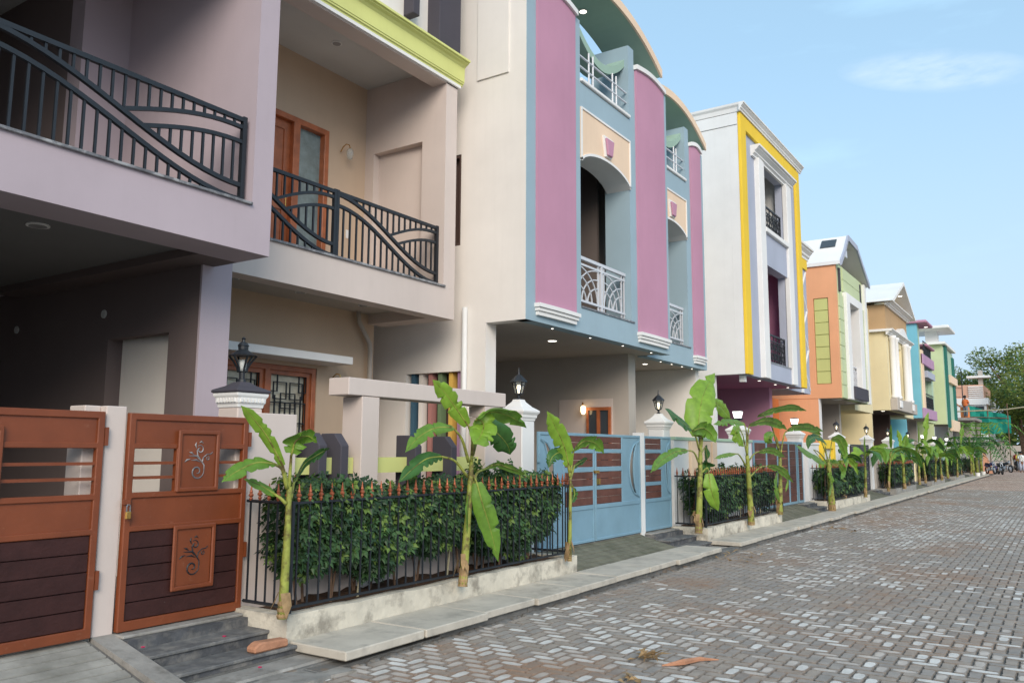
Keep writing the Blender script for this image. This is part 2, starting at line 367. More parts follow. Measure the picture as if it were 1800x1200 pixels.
# paving material tones
def paver_mat(name, c, wht=0):
    m = mat(name, c, rough=.80, spec=.12, var=.18, scale=7, bump=.45, bscale=90, c2=(.29, .18, .115, 1), c2scale=.42, c2lo=.50, c2hi=.66, c2amt=.65 if not wht else .3)
    return m
PM = [paver_mat('paver grey', (.335, .305, .275, 1)), paver_mat('paver warm grey', (.350, .305, .262, 1)), paver_mat('paver dark grey', (.300, .275, .250, 1)),
      paver_mat('paver white bloom', (.66, .64, .60, 1), 1), paver_mat('paver pale bloom', (.52, .47, .42, 1), 1), paver_mat('paver dirt edge', (.215, .190, .165, 1))]
U = .1
def block(mb, cx, cy, hor, tone, z=0, tilt=0):
    L, Wd = U-.003, U/2-.003
    w = .0075
    out = [(-L+.018, -Wd+.001), (-L*.33, -Wd+w*.5), (L*.33, -Wd-w*.2), (L-.012, -Wd), (L, -Wd+.012), (L+.001, Wd-.012), (L-.012, Wd), (L*.33, Wd-w*.2), (-L*.33, Wd-w), (-L+.012, Wd), (-L, Wd-.012), (-L-.001, -Wd+.012)]
    n = len(out); i = len(mb.v)
    for k, (px, py) in enumerate(out):
        if not hor: px, py = py, px
        mb.v.append((cx+px, cy+py, z-.014+tilt*px))
    for k, (px, py) in enumerate(out):
        qx, qy = px*.93, py*.86
        if not hor: qx, qy = qy, qx
        mb.v.append((cx+qx, cy+qy, z+tilt*qx))
    o = mb.cm; mb.cm = 5
    for k in range(n):
        j = (k+1) % n; mb.face((i+k, i+j, i+n+j, i+n+k))
    if tone < 3: mb.cm = tone; mb.face([i+n+k for k in range(n)]); mb.cm = o; return
    # pale bloom with a worn outline of its own in the middle of the block
    j = len(mb.v); sc = .92 if tone == 3 else .84
    for px, py in out:
        qx, qy = px*sc*.94, py*sc*.90*(1-.42*(px/L)**2)
        if not hor: qx, qy = qy, qx
        mb.v.append((cx+qx, cy+qy, z+tilt*qx+.0005))
    mb.cm = abs(int(cx*31+cy*17)) % 2
    for k in range(n):
        k2 = (k+1) % n; mb.face((i+n+k, i+n+k2, j+k2, j+k))
    mb.cm = tone; mb.face([j+k for k in range(n)]); mb.cm = o
rb = random.Random(3)
def hash2(x, y, s):   # smooth value noise for the bloom density
    def h(a, b): return random.Random((a*73856093) ^ (b*19349663) ^ s).random()
    xi, yi = math.floor(x), math.floor(y); fx, fy = x-xi, y-yi; fx = fx*fx*(3-2*fx); fy = fy*fy*(3-2*fy)
    return (h(xi, yi)*(1-fx)+h(xi+1, yi)*fx)*(1-fy)+(h(xi, yi+1)*(1-fx)+h(xi+1, yi+1)*fx)*fy
blocks = []
for i in range(-10, 420):
    for j in range(-42, 45):
        mth = (i-j) % 4
        if mth == 0: cx, cy, hor = (i+1)*U, (j+.5)*U, True
        elif mth == 3: cx, cy, hor = (i+.5)*U, (j+1)*U, False
        else: continue
        if cy > 4.5: continue
        dn = hash2(cx*.8, cy*.8, 11)*.65+hash2(cx*.2, cy*.35, 5)*.45
        pw = max(0.05, min(.75, (dn-.36)*1.25))
        r = rb.random()
        tone = 3 if r < pw*.5 else 4 if r < pw else rb.choice((0, 0, 1, 1, 2))
        blocks.append((cx, cy, hor, tone, rb.uniform(-.0025, .0025)+.009*(hash2(cx*.7, cy*.7, 99)-.6)*(1 if cx < 40 else 0)))
def in_view(b):
    p = proj(b[0], b[1], 0)
    return p and -10 < p[0] < 1810 and p[1] < 1215
vis = sorted([b for b in blocks if in_view(b)], key=lambda b: b[0]**2+b[1]**2)
near = set(id(b) for b in vis[:300])
bm_cache = {}
for b in blocks:
    if id(b) in near:
        k = (b[2], b[3])
        if k not in bm_cache:
            q = MB(); block(q, 0, 0, b[2], b[3]); bm_cache[k] = mesh_of('paving_block', q, PM)
        inst('paving_block', bm_cache[k], road, (b[0], b[1], b[4]))
q = MB()
for b in blocks:
    if id(b) not in near: block(q, b[0], b[1], b[2], b[3], b[4], rb.uniform(-.02, .02))
obj('paving_blocks', q, PM, road, kind='stuff')
# far road surface carries on as a sheet
q = MB().box(42, 160, -7, 4.5, -.010, -.002)
fr = mat('far paving', (.50, .38, .31, 1), spec=.12, rough=.9, var=.2, scale=2, bump=.3, bscale=12, c2=(.36, .20, .13, 1), c2scale=.35, c2amt=.6)
_t = fr.node_tree; _b = _t.nodes.new('ShaderNodeTexBrick'); _g = _t.nodes.new('ShaderNodeNewGeometry')
_b.inputs['Scale'].default_value = 1; _b.inputs['Brick Width'].default_value = .2; _b.inputs['Row Height'].default_value = .1; _b.inputs['Mortar Size'].default_value = .008
_b.inputs['Color1'].default_value = (1.25, 1.25, 1.25, 1); _b.inputs['Color2'].default_value = (.7, .7, .7, 1); _b.inputs['Mortar'].default_value = (.45, .42, .4, 1)
_t.links.new(_g.outputs['Position'], _b.inputs['Vector'])
_x = _t.nodes.new('ShaderNodeMix'); _x.data_type = 'RGBA'; _x.blend_type = 'MULTIPLY'; _x.inputs['Factor'].default_value = 1
_src = _t.nodes['Principled BSDF'].inputs['Base Color'].links[0].from_socket
_t.links.new(_src, _x.inputs['A']); _t.links.new(_b.outputs['Color'], _x.inputs['B']); _t.links.new(_x.outputs['Result'], _t.nodes['Principled BSDF'].inputs['Base Color'])
obj('far_paving', q, fr, road)

# pavement: kerb with drain-cover slabs on it
rp_ = random.Random(12)
pav = struct('pavement', MB().box(-4, 68, 5.0, 5.72, -.3, .055), M['kerbdark'])
q = MB()
x = -4
while x < 68:
    l = 1.4; q.box(x, x+l-.01, 4.56+rp_.uniform(-.012, .012), 4.70, -.25, .056 if x > 4.4 else .02); x += l
q.box(-4, 68, 4.70, 5.0, -.3, .03)
obj('kerb', q, M['kerbdark'], pav, bevel=.006)
x = 4.58; k = 0
while x < 67:
    l = .9+rp_.uniform(-.05, .05)
    if not (12.5 < x+l*.5 < 13.45):
        if k == 0: obj('prop_stone', MB().box(4.72, 4.80, 4.62, 4.72, -.02, .058), M['clay'], pav, bevel=.01)
        a = rp_.uniform(-.012, .012); z = .062+rp_.uniform(0, .006)
        y0 = 4.50+rp_.uniform(-.025, .025); s = MB()
        n = 5; us = [x+.006+(l-.012)*t/n for t in range(n+1)]
        s.box(x+.006, x+l-.006, y0, 5.09, z, z+.068)
        s.v = [(vx, vy+(vx-x)*a, vz+(vx-x)*rp_.uniform(-.002, .004)) for vx, vy, vz in s.v]
        obj('slab', s, M['slab'] if rp_.random() < .7 else M['slab2'], pav, bevel=.008)
    x += l; k += 1
# rough mortar along the kerb foot and apron lumps by the first ramp
q = MB()
for t in range(150):
    x = 4.5+t*.09+rp_.uniform(-.03, .03); r = rp_.uniform(.015, .05)
    q.lathe(x, 4.55-rp_.uniform(0, .05), [(r*1.6, -.015), (r*1.2, r*.18), (r*.5, r*.36)], n=7, rot=rp_.random())
obj('mortar_spill', q, M['kerbdark'], pav, kind='stuff')

GZ = .30   # level of the plots behind the gates
FY = 5.75  # line of gates and compound walls
def ramp(x0, x1, m):
    r = MB(); n = 10; rs = []
    for k in range(n):
        a, b = k/n, (k+1)/n; Y = lambda t: FY+.02-1.0*t; Z = lambda t: GZ-.01-.26*t
        r.prism([(Y(b), Z(b)-.014), (Y(a), Z(a)-.014), (Y(a), -.1), (Y(b), -.1)], 'x', x0, x1)
        q = MB(); e = rp_.uniform(-.003, .003); q.prism([(Y(b)+.011, Z(b)-.002+e), (Y(a)-.011, Z(a)-.006+e), (Y(a)-.011, Z(a)-.0135), (Y(b)+.011, Z(b)-.0115)], 'x', x0+.03, x1-.03); rs.append(q)
    o = struct('ramp', r, M['kerbdark'])  # dark base colour stands in for the shade in the grooves between ribs
    for q in rs: obj('rib', q, m, o)
    return o
def steps(x0, x1, m='stonestep'):
    s = struct('steps', MB().box(x0, x1, 5.54, FY+.25, 0, .268), M['stonestep'])
    obj('threshold', MB().box(x0, x1, 5.60, FY+.25, .269, .292), M['concrete'], s, bevel=.006)
    for xa, xb, ya, yb, z in ((x0, x1+.03, 5.28, 5.60, .20), (x0, x1+.08, 5.0, 5.32, .115)):
        k = obj('step', MB().box(xa+.01, xb-.02, ya+.02, yb-.002, 0, z-.028), M[m], s)
        obj('tread', MB().box(xa, xb, ya, yb-.04, z-.027, z), M['stonetop'], k, bevel=.007)
    obj('step', MB().box(x0+.1, x1+.18, 4.74, 5.0, -.02, .045), M['concrete'], s, bevel=.015)
    return s
ramp(-1.2, 3.36, M['ramp']); steps(3.52, 4.58)
struct('ramp_edge', MB().prism([(FY, GZ), (FY, -.1), (4.6, -.1), (4.6, .03)], 'x', 3.362, 3.52), M['concrete'])
ap = MB()
us = [-2+.2*k for k in range(34)]
ap.strip([u for u in us], [-.1]*34, [.022+rp_.uniform(-.008, .01) for _ in us], 4.42, 4.76, bow=[rp_.uniform(-.03, .05) for _ in us])
struct('apron', ap, M['concrete'])
RX = [(9.25, 12.45, 12.52, 13.7), (18.3, 21.9, 21.95, 23.0), (28.4, 31.4, 31.5, 32.5), (37.8, 41, 41.1, 42.1), (47.2, 50.4, 50.5, 51.5), (57.5, 61, 61.1, 62.1)]
for a, b, c, d in RX:
    ramp(a, b, M['rampgreen']); steps(c, d, 'stonestep')
# plots behind the wall line
struct('forecourt', MB().box(-6, 68, FY+.01, 15, -.2, GZ-.004), M['concrete'])

# ================================================================== house helpers
def downlight(p, x, y, z, on=True, r=.055):
    d = obj('downlight', MB().lathe(x, y, [(r*1.3, z-.012), (r*1.3, z+.001)], n=12), M['whitetrim'], p)
    obj('lens', MB().lathe(x, y, [(r, z-.016), (r, z-.0125)], n=12), M['spot'] if on else M['lens_off'], d)
def curve(f, n=18): return [f(i/n) for i in range(n+1)]
def s_railing(parent, x0, x1, y, z, h=.78, mirror=False, panels=1, posts=True, d=.105):
    """black balcony railing: pairs of falling S curves, two arcs and upright bars"""
    r = MB(); L = (x1-x0)
    def X(u): return x1-(u) if mirror else x0+u
    def bar(pts, w=.017): r.tube([(X(u), y, z+v) for u, v in pts], w, n=4)
    bar([(0, h), (L, h)], .02); bar([(0, .02), (L, .02)], .014)
    hi, lo = h-.02, .16
    S1 = lambda t: lo+(hi-lo)*(.5+.5*math.cos(PI*min(1, max(0, t))))
    S2 = lambda t: S1(t)-.135 if t < 1 else S1(1)-.135
    bar(curve(lambda t: (t*L, S1(t))), .019); bar(curve(lambda t: (t*L, max(.03, S2(t)))), .019)
    ta = .50; tb = .57
    A1 = lambda t: S1(ta)+(.74*h/.78-S1(ta))*math.sin(PI/2*min(1, ((t-ta)/(1-ta))*1.0))**.75 if t > ta else 0
    A1 = lambda t: S1(ta)+.02+(h-.09-S1(ta))*math.sin((t-ta)/(1-ta)*PI*.55)/1.0
    A2 = lambda t: S1(tb)+.0+(h-.21-S1(tb))*math.sin((t-tb)/(1-tb)*PI*.55)
    bar([(t*L, A1(t)) for t in [ta+(1-ta)*i/10 for i in range(11)]], .017)
    bar([(t*L, A2(t)) for t in [tb+(1-tb)*i/10 for i in range(11)]], .017)
    rl = obj('railing', r, M['iron'], parent)
    if posts:
        for px in (x0, x1): obj('post', MB().box(px-.022, px+.022, y-.022, y+.022, z, z+h+.03), M['iron'], rl)
    n = int(L/d)
    for k in range(1, n):
        u = k*L/n; t = u/L
        def b(v0, v1):
            if v1-v0 > .03: obj('baluster', MB().box(X(u)-.010, X(u)+.010, y-.010, y+.010, z+v0, z+v1), M['iron'], rl)
        b(.02, S2(t))
        if t < ta: b(S1(t), h)
        else: b(A1(t), h)
        if t > tb: b(S1(t), A2(t))
    return rl
def v_railing(parent, x0, x1, y, z, h=.75, n=7, m='iron'):
    r = MB(); r.tube([(x0, y, z+h), (x1, y, z+h)], .02, 4); r.tube([(x0, y, z+.05), (x1, y, z+.05)], .014, 4); r.tube([(x0, y, z+h*.8), (x1, y, z+h*.8)], .012, 4)
    rl = obj('railing', r, M[m], parent)
    for k in range(n+1):
        u = x0+(x1-x0)*k/n; obj('baluster', MB().box(u-.014, u+.014, y-.012, y+.012, z+.04, z+h), M[m], rl)
        if k < n:
            c = MB(); w = (x1-x0)/n*.3; uc = u+(x1-x0)/n*.5
            c.tube([(uc+w*math.cos(a*PI/4), y, z+h*.62+w*math.sin(a*PI/4)) for a in range(9)], .008, 4); c.tube([(uc+w*math.cos(a*PI/4), y, z+h*.28+w*math.sin(a*PI/4)) for a in range(9)], .008, 4)
            c.tube([(uc, y, z+.05), (uc, y, z+h*.8)], .008, 4); obj('scroll', c, M[m], rl)
    return rl
def f_railing(parent, x0, x1, y, z, h=.80):
    """white steel railing of fanned quarter arcs in two panels"""
    r = MB()
    for v, w in ((h, .026), (h-.10, .016), (.12, .018), (.02, .010)): r.tube([(x0, y, z+v), (x1, y, z+v)], w, 4)
    xm = (x0+x1)/2
    for px, w in ((xm-.10, .011), (xm, .024), (xm+.10, .011), (x1-.12, .011), (x1-.02, .011), (x0+.02, .012)): r.tube([(px, y, z+.0), (px, y, z+h)], w, 4)
    rl = obj('railing', r, M['steel'], parent)
    for a, b in ((x0+.02, xm-.10), (xm+.10, x1-.12)):
        w = b-a; hh = h-.24
        for s in (-1, 1):
            for k in (1.0, .74, .48):
                pts = [((a if s < 0 else b)-s*w*k*math.sin(t*PI/20)*.98, y, z+.12+hh*k*math.cos(t*PI/20)) for t in range(11)]
                obj('arc', MB().tube(pts, .0085, 4), M['steel'], rl)
    return rl
def grille(parent, x0, x1, y, z0, z1):
    """window light: pane with a black lattice in front"""
    pn = obj('pane', MB().box(x0, x1, y+.05, y+.06, z0, z1), M['netcurtain'], parent)
    w = x1-x0; h = z1-z0; g = MB(); t = .008
    n = 7
    for k in range(n+1):
        u = x0+w*k/n; top = z1-h*.30 if k in (0, n) else z1-h*(.22 if k in (1, 6) else .30)
        g.tube([(u, y, z0), (u, y, top)], t, 4)
    for v in (.12, .48, .70): g.tube([(x0, y, z0+h*v), (x1, y, z0+h*v)], t, 4)
    for a, b, c, d in ((.1, .45, .74, .92), (.55, .9, .74, .92), (.3, .7, .64, .80), (0, .2, .82, 1), (.8, 1, .82, 1)):
        g.tube([(x0+w*a, y, z0+h*c), (x0+w*b, y, z0+h*c), (x0+w*b, y, z0+h*d), (x0+w*a, y, z0+h*d), (x0+w*a, y, z0+h*c)], t, 4)
    obj('grille', g, M['iron'], parent)
def window(parent, x0, x1, y, z0, z1, n=3, fr=.07):
    f = MB(); w = (x1-x0)
    holes = []
    iw = (w-fr*(n+1))/n
    for k in range(n): a = x0+fr+k*(iw+fr); holes.append((a, a+iw, z0+fr, z1-fr))
    f.solid('y', y-.03, y+.09, x0, x1, z0, z1, holes)
    wf = obj('window', f, M['wood'], parent, bevel=.006)
    for a, b, c, d in holes:
        s = MB().solid('y', y+.0, y+.045, a, b, c, d, [(a+.045, b-.06, c+.05, d-.05)])
        obj('sash', s, M['wood'], wf)
    for a, b, c, d in holes: grille(wf, a+.045, b-.06, y+.02, c+.05, d-.05)
    return wf
def sconce(x, y, z, label, on=True):
    t = thing('wall_lamp', label, 'wall lamp', (x, y, z))
    obj('wall_plate', MB().lathe(0, 0, [(.002, .03), (.035, .024), (.055, .0), (.05, -.004)], 12), M['brass'], t)
    t.children[0].rotation_euler.x = PI/2
    obj('arm', MB().tube([(x, y-.02, z), (x+.01, y-.06, z+.07), (x+.03, y-.10, z+.11), (x+.06, y-.13, z+.10), (x+.07, y-.14, z+.05)], .008, 6), M['brass'], t)
    obj('glass_shade', MB().lathe(x+.07, y-.14, [(.022, z+.05), (.048, z+.02), (.05, z-.05), (.035, z-.10), (.012, z-.115)], 10), M['shade'] if on else M['lglass'], t, smooth=True)
    return t
def cornice(mb, x0, x1, y, z0, z1, out=.2, ends=False):
    h = z1-z0
    mb.prism([(y, z0), (y-.25*out, z0), (y-.25*out, z0+.18*h), (y-.45*out, z0+.30*h), (y-.45*out, z0+.45*h), (y-.8*out, z0+.68*h), (y-.8*out, z0+.76*h), (y-out, z0+.82*h), (y-out, z1), (y, z1)], 'x', x0, x1)
    return mb
# ================================================================== house 1 (mauve)
h = thing('house', 'mauve plaster house at the left edge with a black curved railing above its dark carport', 'house', (2.3, 8, 0))
obj('parapet', MB().box(-.6, 4.98, 6.0, 6.45, 3.36, 3.79), M['mauve'], h)
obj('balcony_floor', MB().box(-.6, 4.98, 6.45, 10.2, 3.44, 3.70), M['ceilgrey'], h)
obj('side_beam', MB().box(4.55, 4.98, 6.45, 10.2, 3.36, 3.44), M['shademauve'], h)
obj('upper_wall', MB().solid('x', 4.76, 4.98, 6.0, 8.15, 3.79, 8.2), M['mauve'], h)
obj('back_wall', MB().box(4.25, 4.975, 8.15, 8.4, 3.7, 6.6), M['mauve'], h)
obj('recess_wall', MB().box(4.25, 4.4, 8.4, 10.2, 3.7, 6.6).box(-.6, 4.25, 10.0, 10.2, 3.7, 6.6), M['shademauve'], h)
obj('ceiling', MB().box(-.6, 4.76, 6.3, 10.2, 6.6, 6.8), M['offwhite'], h)
obj('upper_beam', MB().box(-.6, 4.76, 6.0, 6.3, 6.3, 8.2), M['mauve'], h)
obj('coping', MB().box(-.6, 4.75, 5.97, 6.22, 3.79, 3.815), M['marble'], h, bevel=.004)
obj('carport_side_wall', MB().solid('x', 4.86, 4.98, 6.83, 13, GZ, 3.44, [(7.29, 8.35, GZ-.1, 2.74)]).box(5.05, 5.19, 6.83, 13, GZ, 3.36).box(4.981, 5.049, 8.36, 13, GZ, 3.36).box(4.981, 5.049, 6.83, 7.28, GZ, 3.36), M['shademauve'], h)
obj('daylit_panel', MB().box(5.03, 5.048, 7.285, 8.355, GZ, 3.35), M['cream'], h)  # pale paint stands in for daylight on the wall beyond the opening
obj('carport_column', MB().box(4.855, 5.195, 6.80, 6.828, GZ, 3.44), M['mauve'], h)
obj('carport_wall', MB().box(-.6, 4.86, 12.8, 13, GZ, 3.44).box(-.8, -.6, 6.3, 13, GZ, 3.36).box(-.8, -.6, 6.0, 13, 3.36, 8.2), M['shademauve'], h)
obj('rear_block', MB().box(-.8, 4.98, 10.2, 14, 3.44, 8.2), M['mauve'], h)
for px, pz in ((8.45, 3.02), (10.29, 2.99)):
    d = obj('wall_cap', MB().tube([(4.86, px, pz), (4.845, px, pz)], .045, 12), M['offwhite'], h)
downlight(h, 3.4, 7.0, 3.44, False, .07)
s_railing(h, 2.38, 4.70, 6.09, 3.815)
s_railing(h, -.2, 2.36, 6.09, 3.815, mirror=True)

# ================================================================== house 2 (beige)
h = thing('house', 'beige house with lime green cornice, wooden balcony door and black railing, second from left', 'house', (7, 8, 0))
obj('parapet', MB().box(4.985, 8.95, 6.9, 7.14, 3.38, 3.80), M['beige'], h)
obj('side_beam', MB().box(8.62, 8.95, 7.14, 8.2, 3.38, 3.52), M['beige'], h)
obj('balcony_floor', MB().box(4.985, 8.62, 7.14, 8.42, 3.52, 3.7).box(8.62, 8.7, 7.14, 8.42, 3.53, 3.7), M['greige'], h)
obj('coping', MB().box(4.985, 8.72, 6.87, 7.16, 3.80, 3.828), M['marble'], h, bevel=.004)
obj('balcony_side_wall', MB().solid('x', 8.70, 8.82, 6.9, 8.42, 3.80, 6.98, [(7.32, 8.25, 3.7, 5.95)]).box(8.821, 8.95, 6.9, 8.42, 3.801, 6.98).box(8.701, 8.95, 7.141, 8.42, 3.531, 3.799), M['beige'], h)
obj('back_wall', MB().solid('y', 8.42, 8.6, 4.985, 8.97, 3.53, 7.0, [(5.6, 7.91, 3.82, 6.06)]), M['tan'], h)
obj('ceiling', MB().box(4.985, 8.7, 7.15, 8.42, 6.99, 7.12), M['offwhite'], h)
obj('upper_beam', MB().box(4.985, 8.97, 6.9, 7.15, 6.72, 7.13), M['beige'], h)
c = MB(); c.prism([(6.9, 6.78), (6.865, 6.78), (6.865, 6.80), (6.845, 6.81), (6.845, 6.83), (6.835, 6.835), (6.83, 7.04), (6.80, 7.07), (6.76, 7.09), (6.76, 7.105), (6.73, 7.11), (6.73, 7.14), (6.9, 7.14)], 'x', 4.985, 9.03)
obj('cornice', c, M['lime'], h)
obj('cornice_fillet', MB().box(4.985, 8.99, 6.865, 6.899, 6.735, 6.779), M['whitetrim'], h)
obj('terrace_wall', MB().box(4.985, 8.98, 7.1, 7.3, 7.13, 9.6).box(4.985, 8.98, 7.3, 14, 7.13, 9.4), M['cream'], h)
obj('dark_frame', MB().box(7.98, 8.12, 6.92, 7.1, 7.45, 9.6), M['charcoal'], h, bevel=.01)
obj('dark_pier', MB().box(8.50, 8.99, 6.88, 7.5, 7.165, 9.6), M['charcoal'], h, bevel=.01)
dr = obj('door', MB().solid('y', 8.36, 8.5, 5.6, 7.91, 3.82, 6.06, [(5.68, 6.25, 3.82, 5.98), (6.33, 7.27, 3.82, 5.98), (7.38, 7.83, 3.9, 5.98)]), M['wood'], h, bevel=.006)
lf = obj('door_leaf', MB().solid('y', 8.44, 8.48, 6.33, 7.27, 3.82, 5.98, [(6.43, 6.76, 4.0, 4.75), (6.84, 7.17, 4.0, 4.75), (6.43, 6.76, 4.87, 5.86), (6.84, 7.17, 4.87, 5.86)]).box(6.43, 6.76, 8.455, 8.47, 4.0, 4.75).box(6.84, 7.17, 8.455, 8.47, 4.0, 4.75).box(6.43, 6.76, 8.455, 8.47, 4.87, 5.86).box(6.84, 7.17, 8.455, 8.47, 4.87, 5.86), M['wood'], dr)
for a, b in ((7.38, 7.83), (5.68, 6.25)): obj('side_light', MB().box(a, b, 8.46, 8.47, 3.9, 5.98), M['curtain'], dr)
obj('handle', MB().tube([(7.2, 8.43, 4.8), (7.2, 8.40, 4.8), (7.2, 8.40, 4.95), (7.2, 8.43, 4.95)], .008), M['brass'], dr)
obj('switch_plate', MB().box(8.34, 8.43, 8.41, 8.42, 4.62, 4.74), M['whitetrim'], h)
obj('ground_wall', MB().solid('y', 8.2, 8.4, 5.19, 8.75, GZ, 3.52, [(5.3, 7.68, 1.25, 2.66)]).box(8.55, 8.75, 8.4, 14, GZ, 3.5), M['tan'], h)
window(h, 5.3, 7.68, 8.24, 1.25, 2.66, 3)
obj('room_back', MB().box(5.19, 8.55, 9.5, 9.6, GZ, 3.5), M['brownwall'], h)
obj('sunshade', MB().box(5.19, 7.89, 7.75, 8.2, 2.71, 2.81), M['whitetrim'], h, bevel=.006)
obj('drain_pipe', MB().tube([(8.34, 8.12, 3.53), (8.36, 8.12, 3.38), (8.58, 8.12, 3.10), (8.60, 8.12, 2.98), (8.60, 8.12, GZ)], .035, 8), M['greige'], h, smooth=True)
for x, y in ((5.9, 7.7), (6.9, 7.7), (8.0, 7.7)): downlight(h, x, y, 3.52, False)
for x, y in ((6.35, 7.75), (7.4, 7.75)): downlight(h, x, y, 6.99, False)
s_railing(h, 6.78, 8.66, 7.0, 3.828, h=.80)
s_railing(h, 5.0, 6.74, 7.0, 3.828, h=.80)
obj('rear_block', MB().box(4.985, 8.98, 8.6, 14, 3.53, 7.12), M['cream'], h)
sconce(8.16, 8.41, 5.84, 'brass wall lamp with clear glass beside the wooden balcony door of the beige house', False)
sconce(7.90, 8.19, 2.50, 'brass wall lamp under the white sunshade of the beige house', False)

# ================================================================== house 3 (blue and pink, two bays)
h = thing('house', 'cream and powder blue house with pink pilasters, arched openings and green vaulted roof canopies', 'house', (13, 8, 0))
def arc(us, xc, half, z0, rise): return [z0+rise*math.sqrt(max(0, 1-((u-xc)/half)**2*.98)) if rise > 0 else 0 for u in us]
def lin(a, b, n=14): return [a+(b-a)*i/n for i in range(n+1)]
def bay(h, Y, x0, x1, pk, op, zt, zb=3.38, aroof=None, full=True, rail=True):
    oa, ob = op
    w = MB(); w.solid('y', Y, Y+.2, x0, x1, zb, 7.39, [(oa, ob, 3.77, 6.98)])
    w.box(x0, oa, Y+.0, Y+.35, 7.39, zt); w.box(ob, ob+.22, Y, Y+.75, 7.39, zt+.35); w.box(ob+.22, x1, Y, Y+.35, 7.39, zt)
    w.box(oa-.18, oa-.002, Y+.35, Y+.75, 7.39, zt+.35)
    w.box(ob, ob+.2, Y+.2, Y+.48, 3.77, 6.98); w.box(oa-.2, oa, Y+.2, Y+.48, 3.77, 6.98)
    obj('front_wall', w, M['bluegrey'], h)
    # arch panel
    xc = (oa+ob)/2; hf = (ob-oa)/2; us = lin(oa, ob); zl = [5.98+.36*math.sqrt(max(0, 1-((u-xc)/(hf*1.08))**2)) for u in us]
    obj('arch_panel', MB().strip(us, zl, [6.98]*len(us), Y-.012, Y+.45), M['peach'], h)
    b = MB(); b.strip(us, [z-.012 for z in zl], [z+.03 for z in zl], Y-.03, Y+.44)
    b.box(oa, ob, Y-.03, Y-.013, 6.95, 6.982); b.box(oa, oa+.03, Y-.03, Y-.013, 6.1, 6.95); b.box(ob-.03, ob, Y-.03, Y-.013, 6.1, 6.95)
    obj('arch_trim', b, M['whitetrim'], h)
    k = MB(); k.prism([(xc-.10, 6.40), (xc+.10, 6.40), (xc+.17, 6.74), (xc-.17, 6.74)], 'y', Y-.05, Y-.013); obj('keystone_border', k, M['whitetrim'], h)
    k = MB(); k.prism([(xc-.08, 6.42), (xc+.08, 6.42), (xc+.14, 6.70), (xc-.14, 6.70)], 'y', Y-.09, Y-.051); obj('keystone', k, M['pink'], h, bevel=.01)
    obj('sill', MB().box(oa, ob+.1, Y-.02, Y+.3, 3.77, 3.795), M['marble'], h)
    if rail: f_railing(h, oa+.01, ob-.02, Y+.12, 3.80)
    for a, c in pk:
        us2 = lin(a, c, 8); bw = [.035+.014*math.sin(PI*i/8) for i in range(9)]; tp = [zt-.02+.06*math.sin(PI*i/8) for i in range(9)]
        obj('pilaster', MB().strip(us2, [3.63]*9, tp, Y, Y+.02, bow=bw), M['pink'], h)
        u3 = lin(a-.03, c+.03, 8)
        obj('pilaster_cap', MB().strip(u3, [z+.001 for z in tp], [z+.085 for z in tp], Y, Y+.25, bow=[q+.04 for q in bw]), M['whitetrim'], h)
        t = MB()
        for q, (za, zc, o) in enumerate(((3.58, 3.635, .06), (3.53, 3.575, .035), (3.47, 3.525, .01))):
            t.strip(lin(a-.03+q*.02, c+.03-q*.02, 8), [za]*9, [zc]*9, Y, Y+.01, bow=[s+o for s in bw])
        obj('pilaster_foot', t, M['whitetrim'], h)
    # terrace ledge, steel rails
    obj('ledge', MB().box(oa-.0, ob, Y-.04, Y+.12, 7.40, 7.46), M['whitetrim'], h, bevel=.01)
    r = MB()
    for z in (7.70, 7.88): r.tube([(oa-.1, Y+.05, z), (ob+.05, Y+.05, z)], .018, 6)
    for f in (.22, .30, .70, .78): r.tube([(oa+(ob-oa)*f, Y+.05, 7.44), (oa+(ob-oa)*f, Y+.05, 8.04)], .016, 6)
    obj('terrace_rail', r, M['steel'], h)
    # vaulted canopy and hanging crescent beam
    a, c, za, zp = aroof; n = 22; us = lin(a, c, n); xm = (a+c)/2; hf = (c-a)/2
    R = (hf*hf+(zp-za)**2)/(2*(zp-za)); zz = [zp-R+math.sqrt(R*R-(u-xm)**2) for u in us]
    cn = MB(); cn.strip(us, [z-.01 for z in zz], [z+.10 for z in zz], Y-.02, Y+.80); obj('canopy', cn, M['green'], h)
    cn = MB(); cn.strip(us, [z-.03 for z in zz], [z+.13 for z in zz], Y-.06, Y-.021); obj('canopy_edge', cn, M['peach'], h)
    us = lin(oa, ob, 14); zc = [8.48-.42*math.sin(PI*min(1, max(0, (u-oa)/(ob-oa))))**.9 for u in us]
    obj('crescent_beam', MB().strip(us, [z-.10 for z in zc], [z+.04 for z in zc], Y+.08, Y+.42), M['green'], h)
    downlight(h, xm+.1, Y+.55, zp-.02, True, .06)
    for k, x in enumerate(lin(x0+.9, x1-.6, 3)): downlight(h, x, Y+.12, zb-.0, True, .016)
bay(h, 6.0, 9.39, 14.39, [(9.63, 10.75), (12.98, 14.22)], (10.95, 12.73), 8.42, aroof=(9.85, 14.12, 8.72, 9.30))
bay(h, 6.47, 14.40, 17.57, [(16.78, 17.38)], (14.85, 16.52), 8.30, aroof=(14.0, 17.72, 8.50, 9.03))
obj('side_wall', MB().solid('x', 9.385, 9.58, 6.01, 13.5, 3.38, 9.1, [(7.14, 7.5, 4.56, 5.94)]).solid('x', 9.385, 9.64, 6.67, 13.5, GZ, 3.38, [(7.10, 8.12, .9, 2.72)]), M['cream'], h)
obj('raised_panel', MB().box(9.36, 9.384, 6.30, 6.85, 7.0, 9.1), M['cream'], h)
obj('side_window', MB().solid('x', 9.40, 9.46, 7.14, 7.5, 4.56, 5.94, [(7.18, 7.46, 4.6, 5.9)]).box(9.5, 9.52, 7.14, 7.5, 4.56, 5.94), M['brownwall'], h)
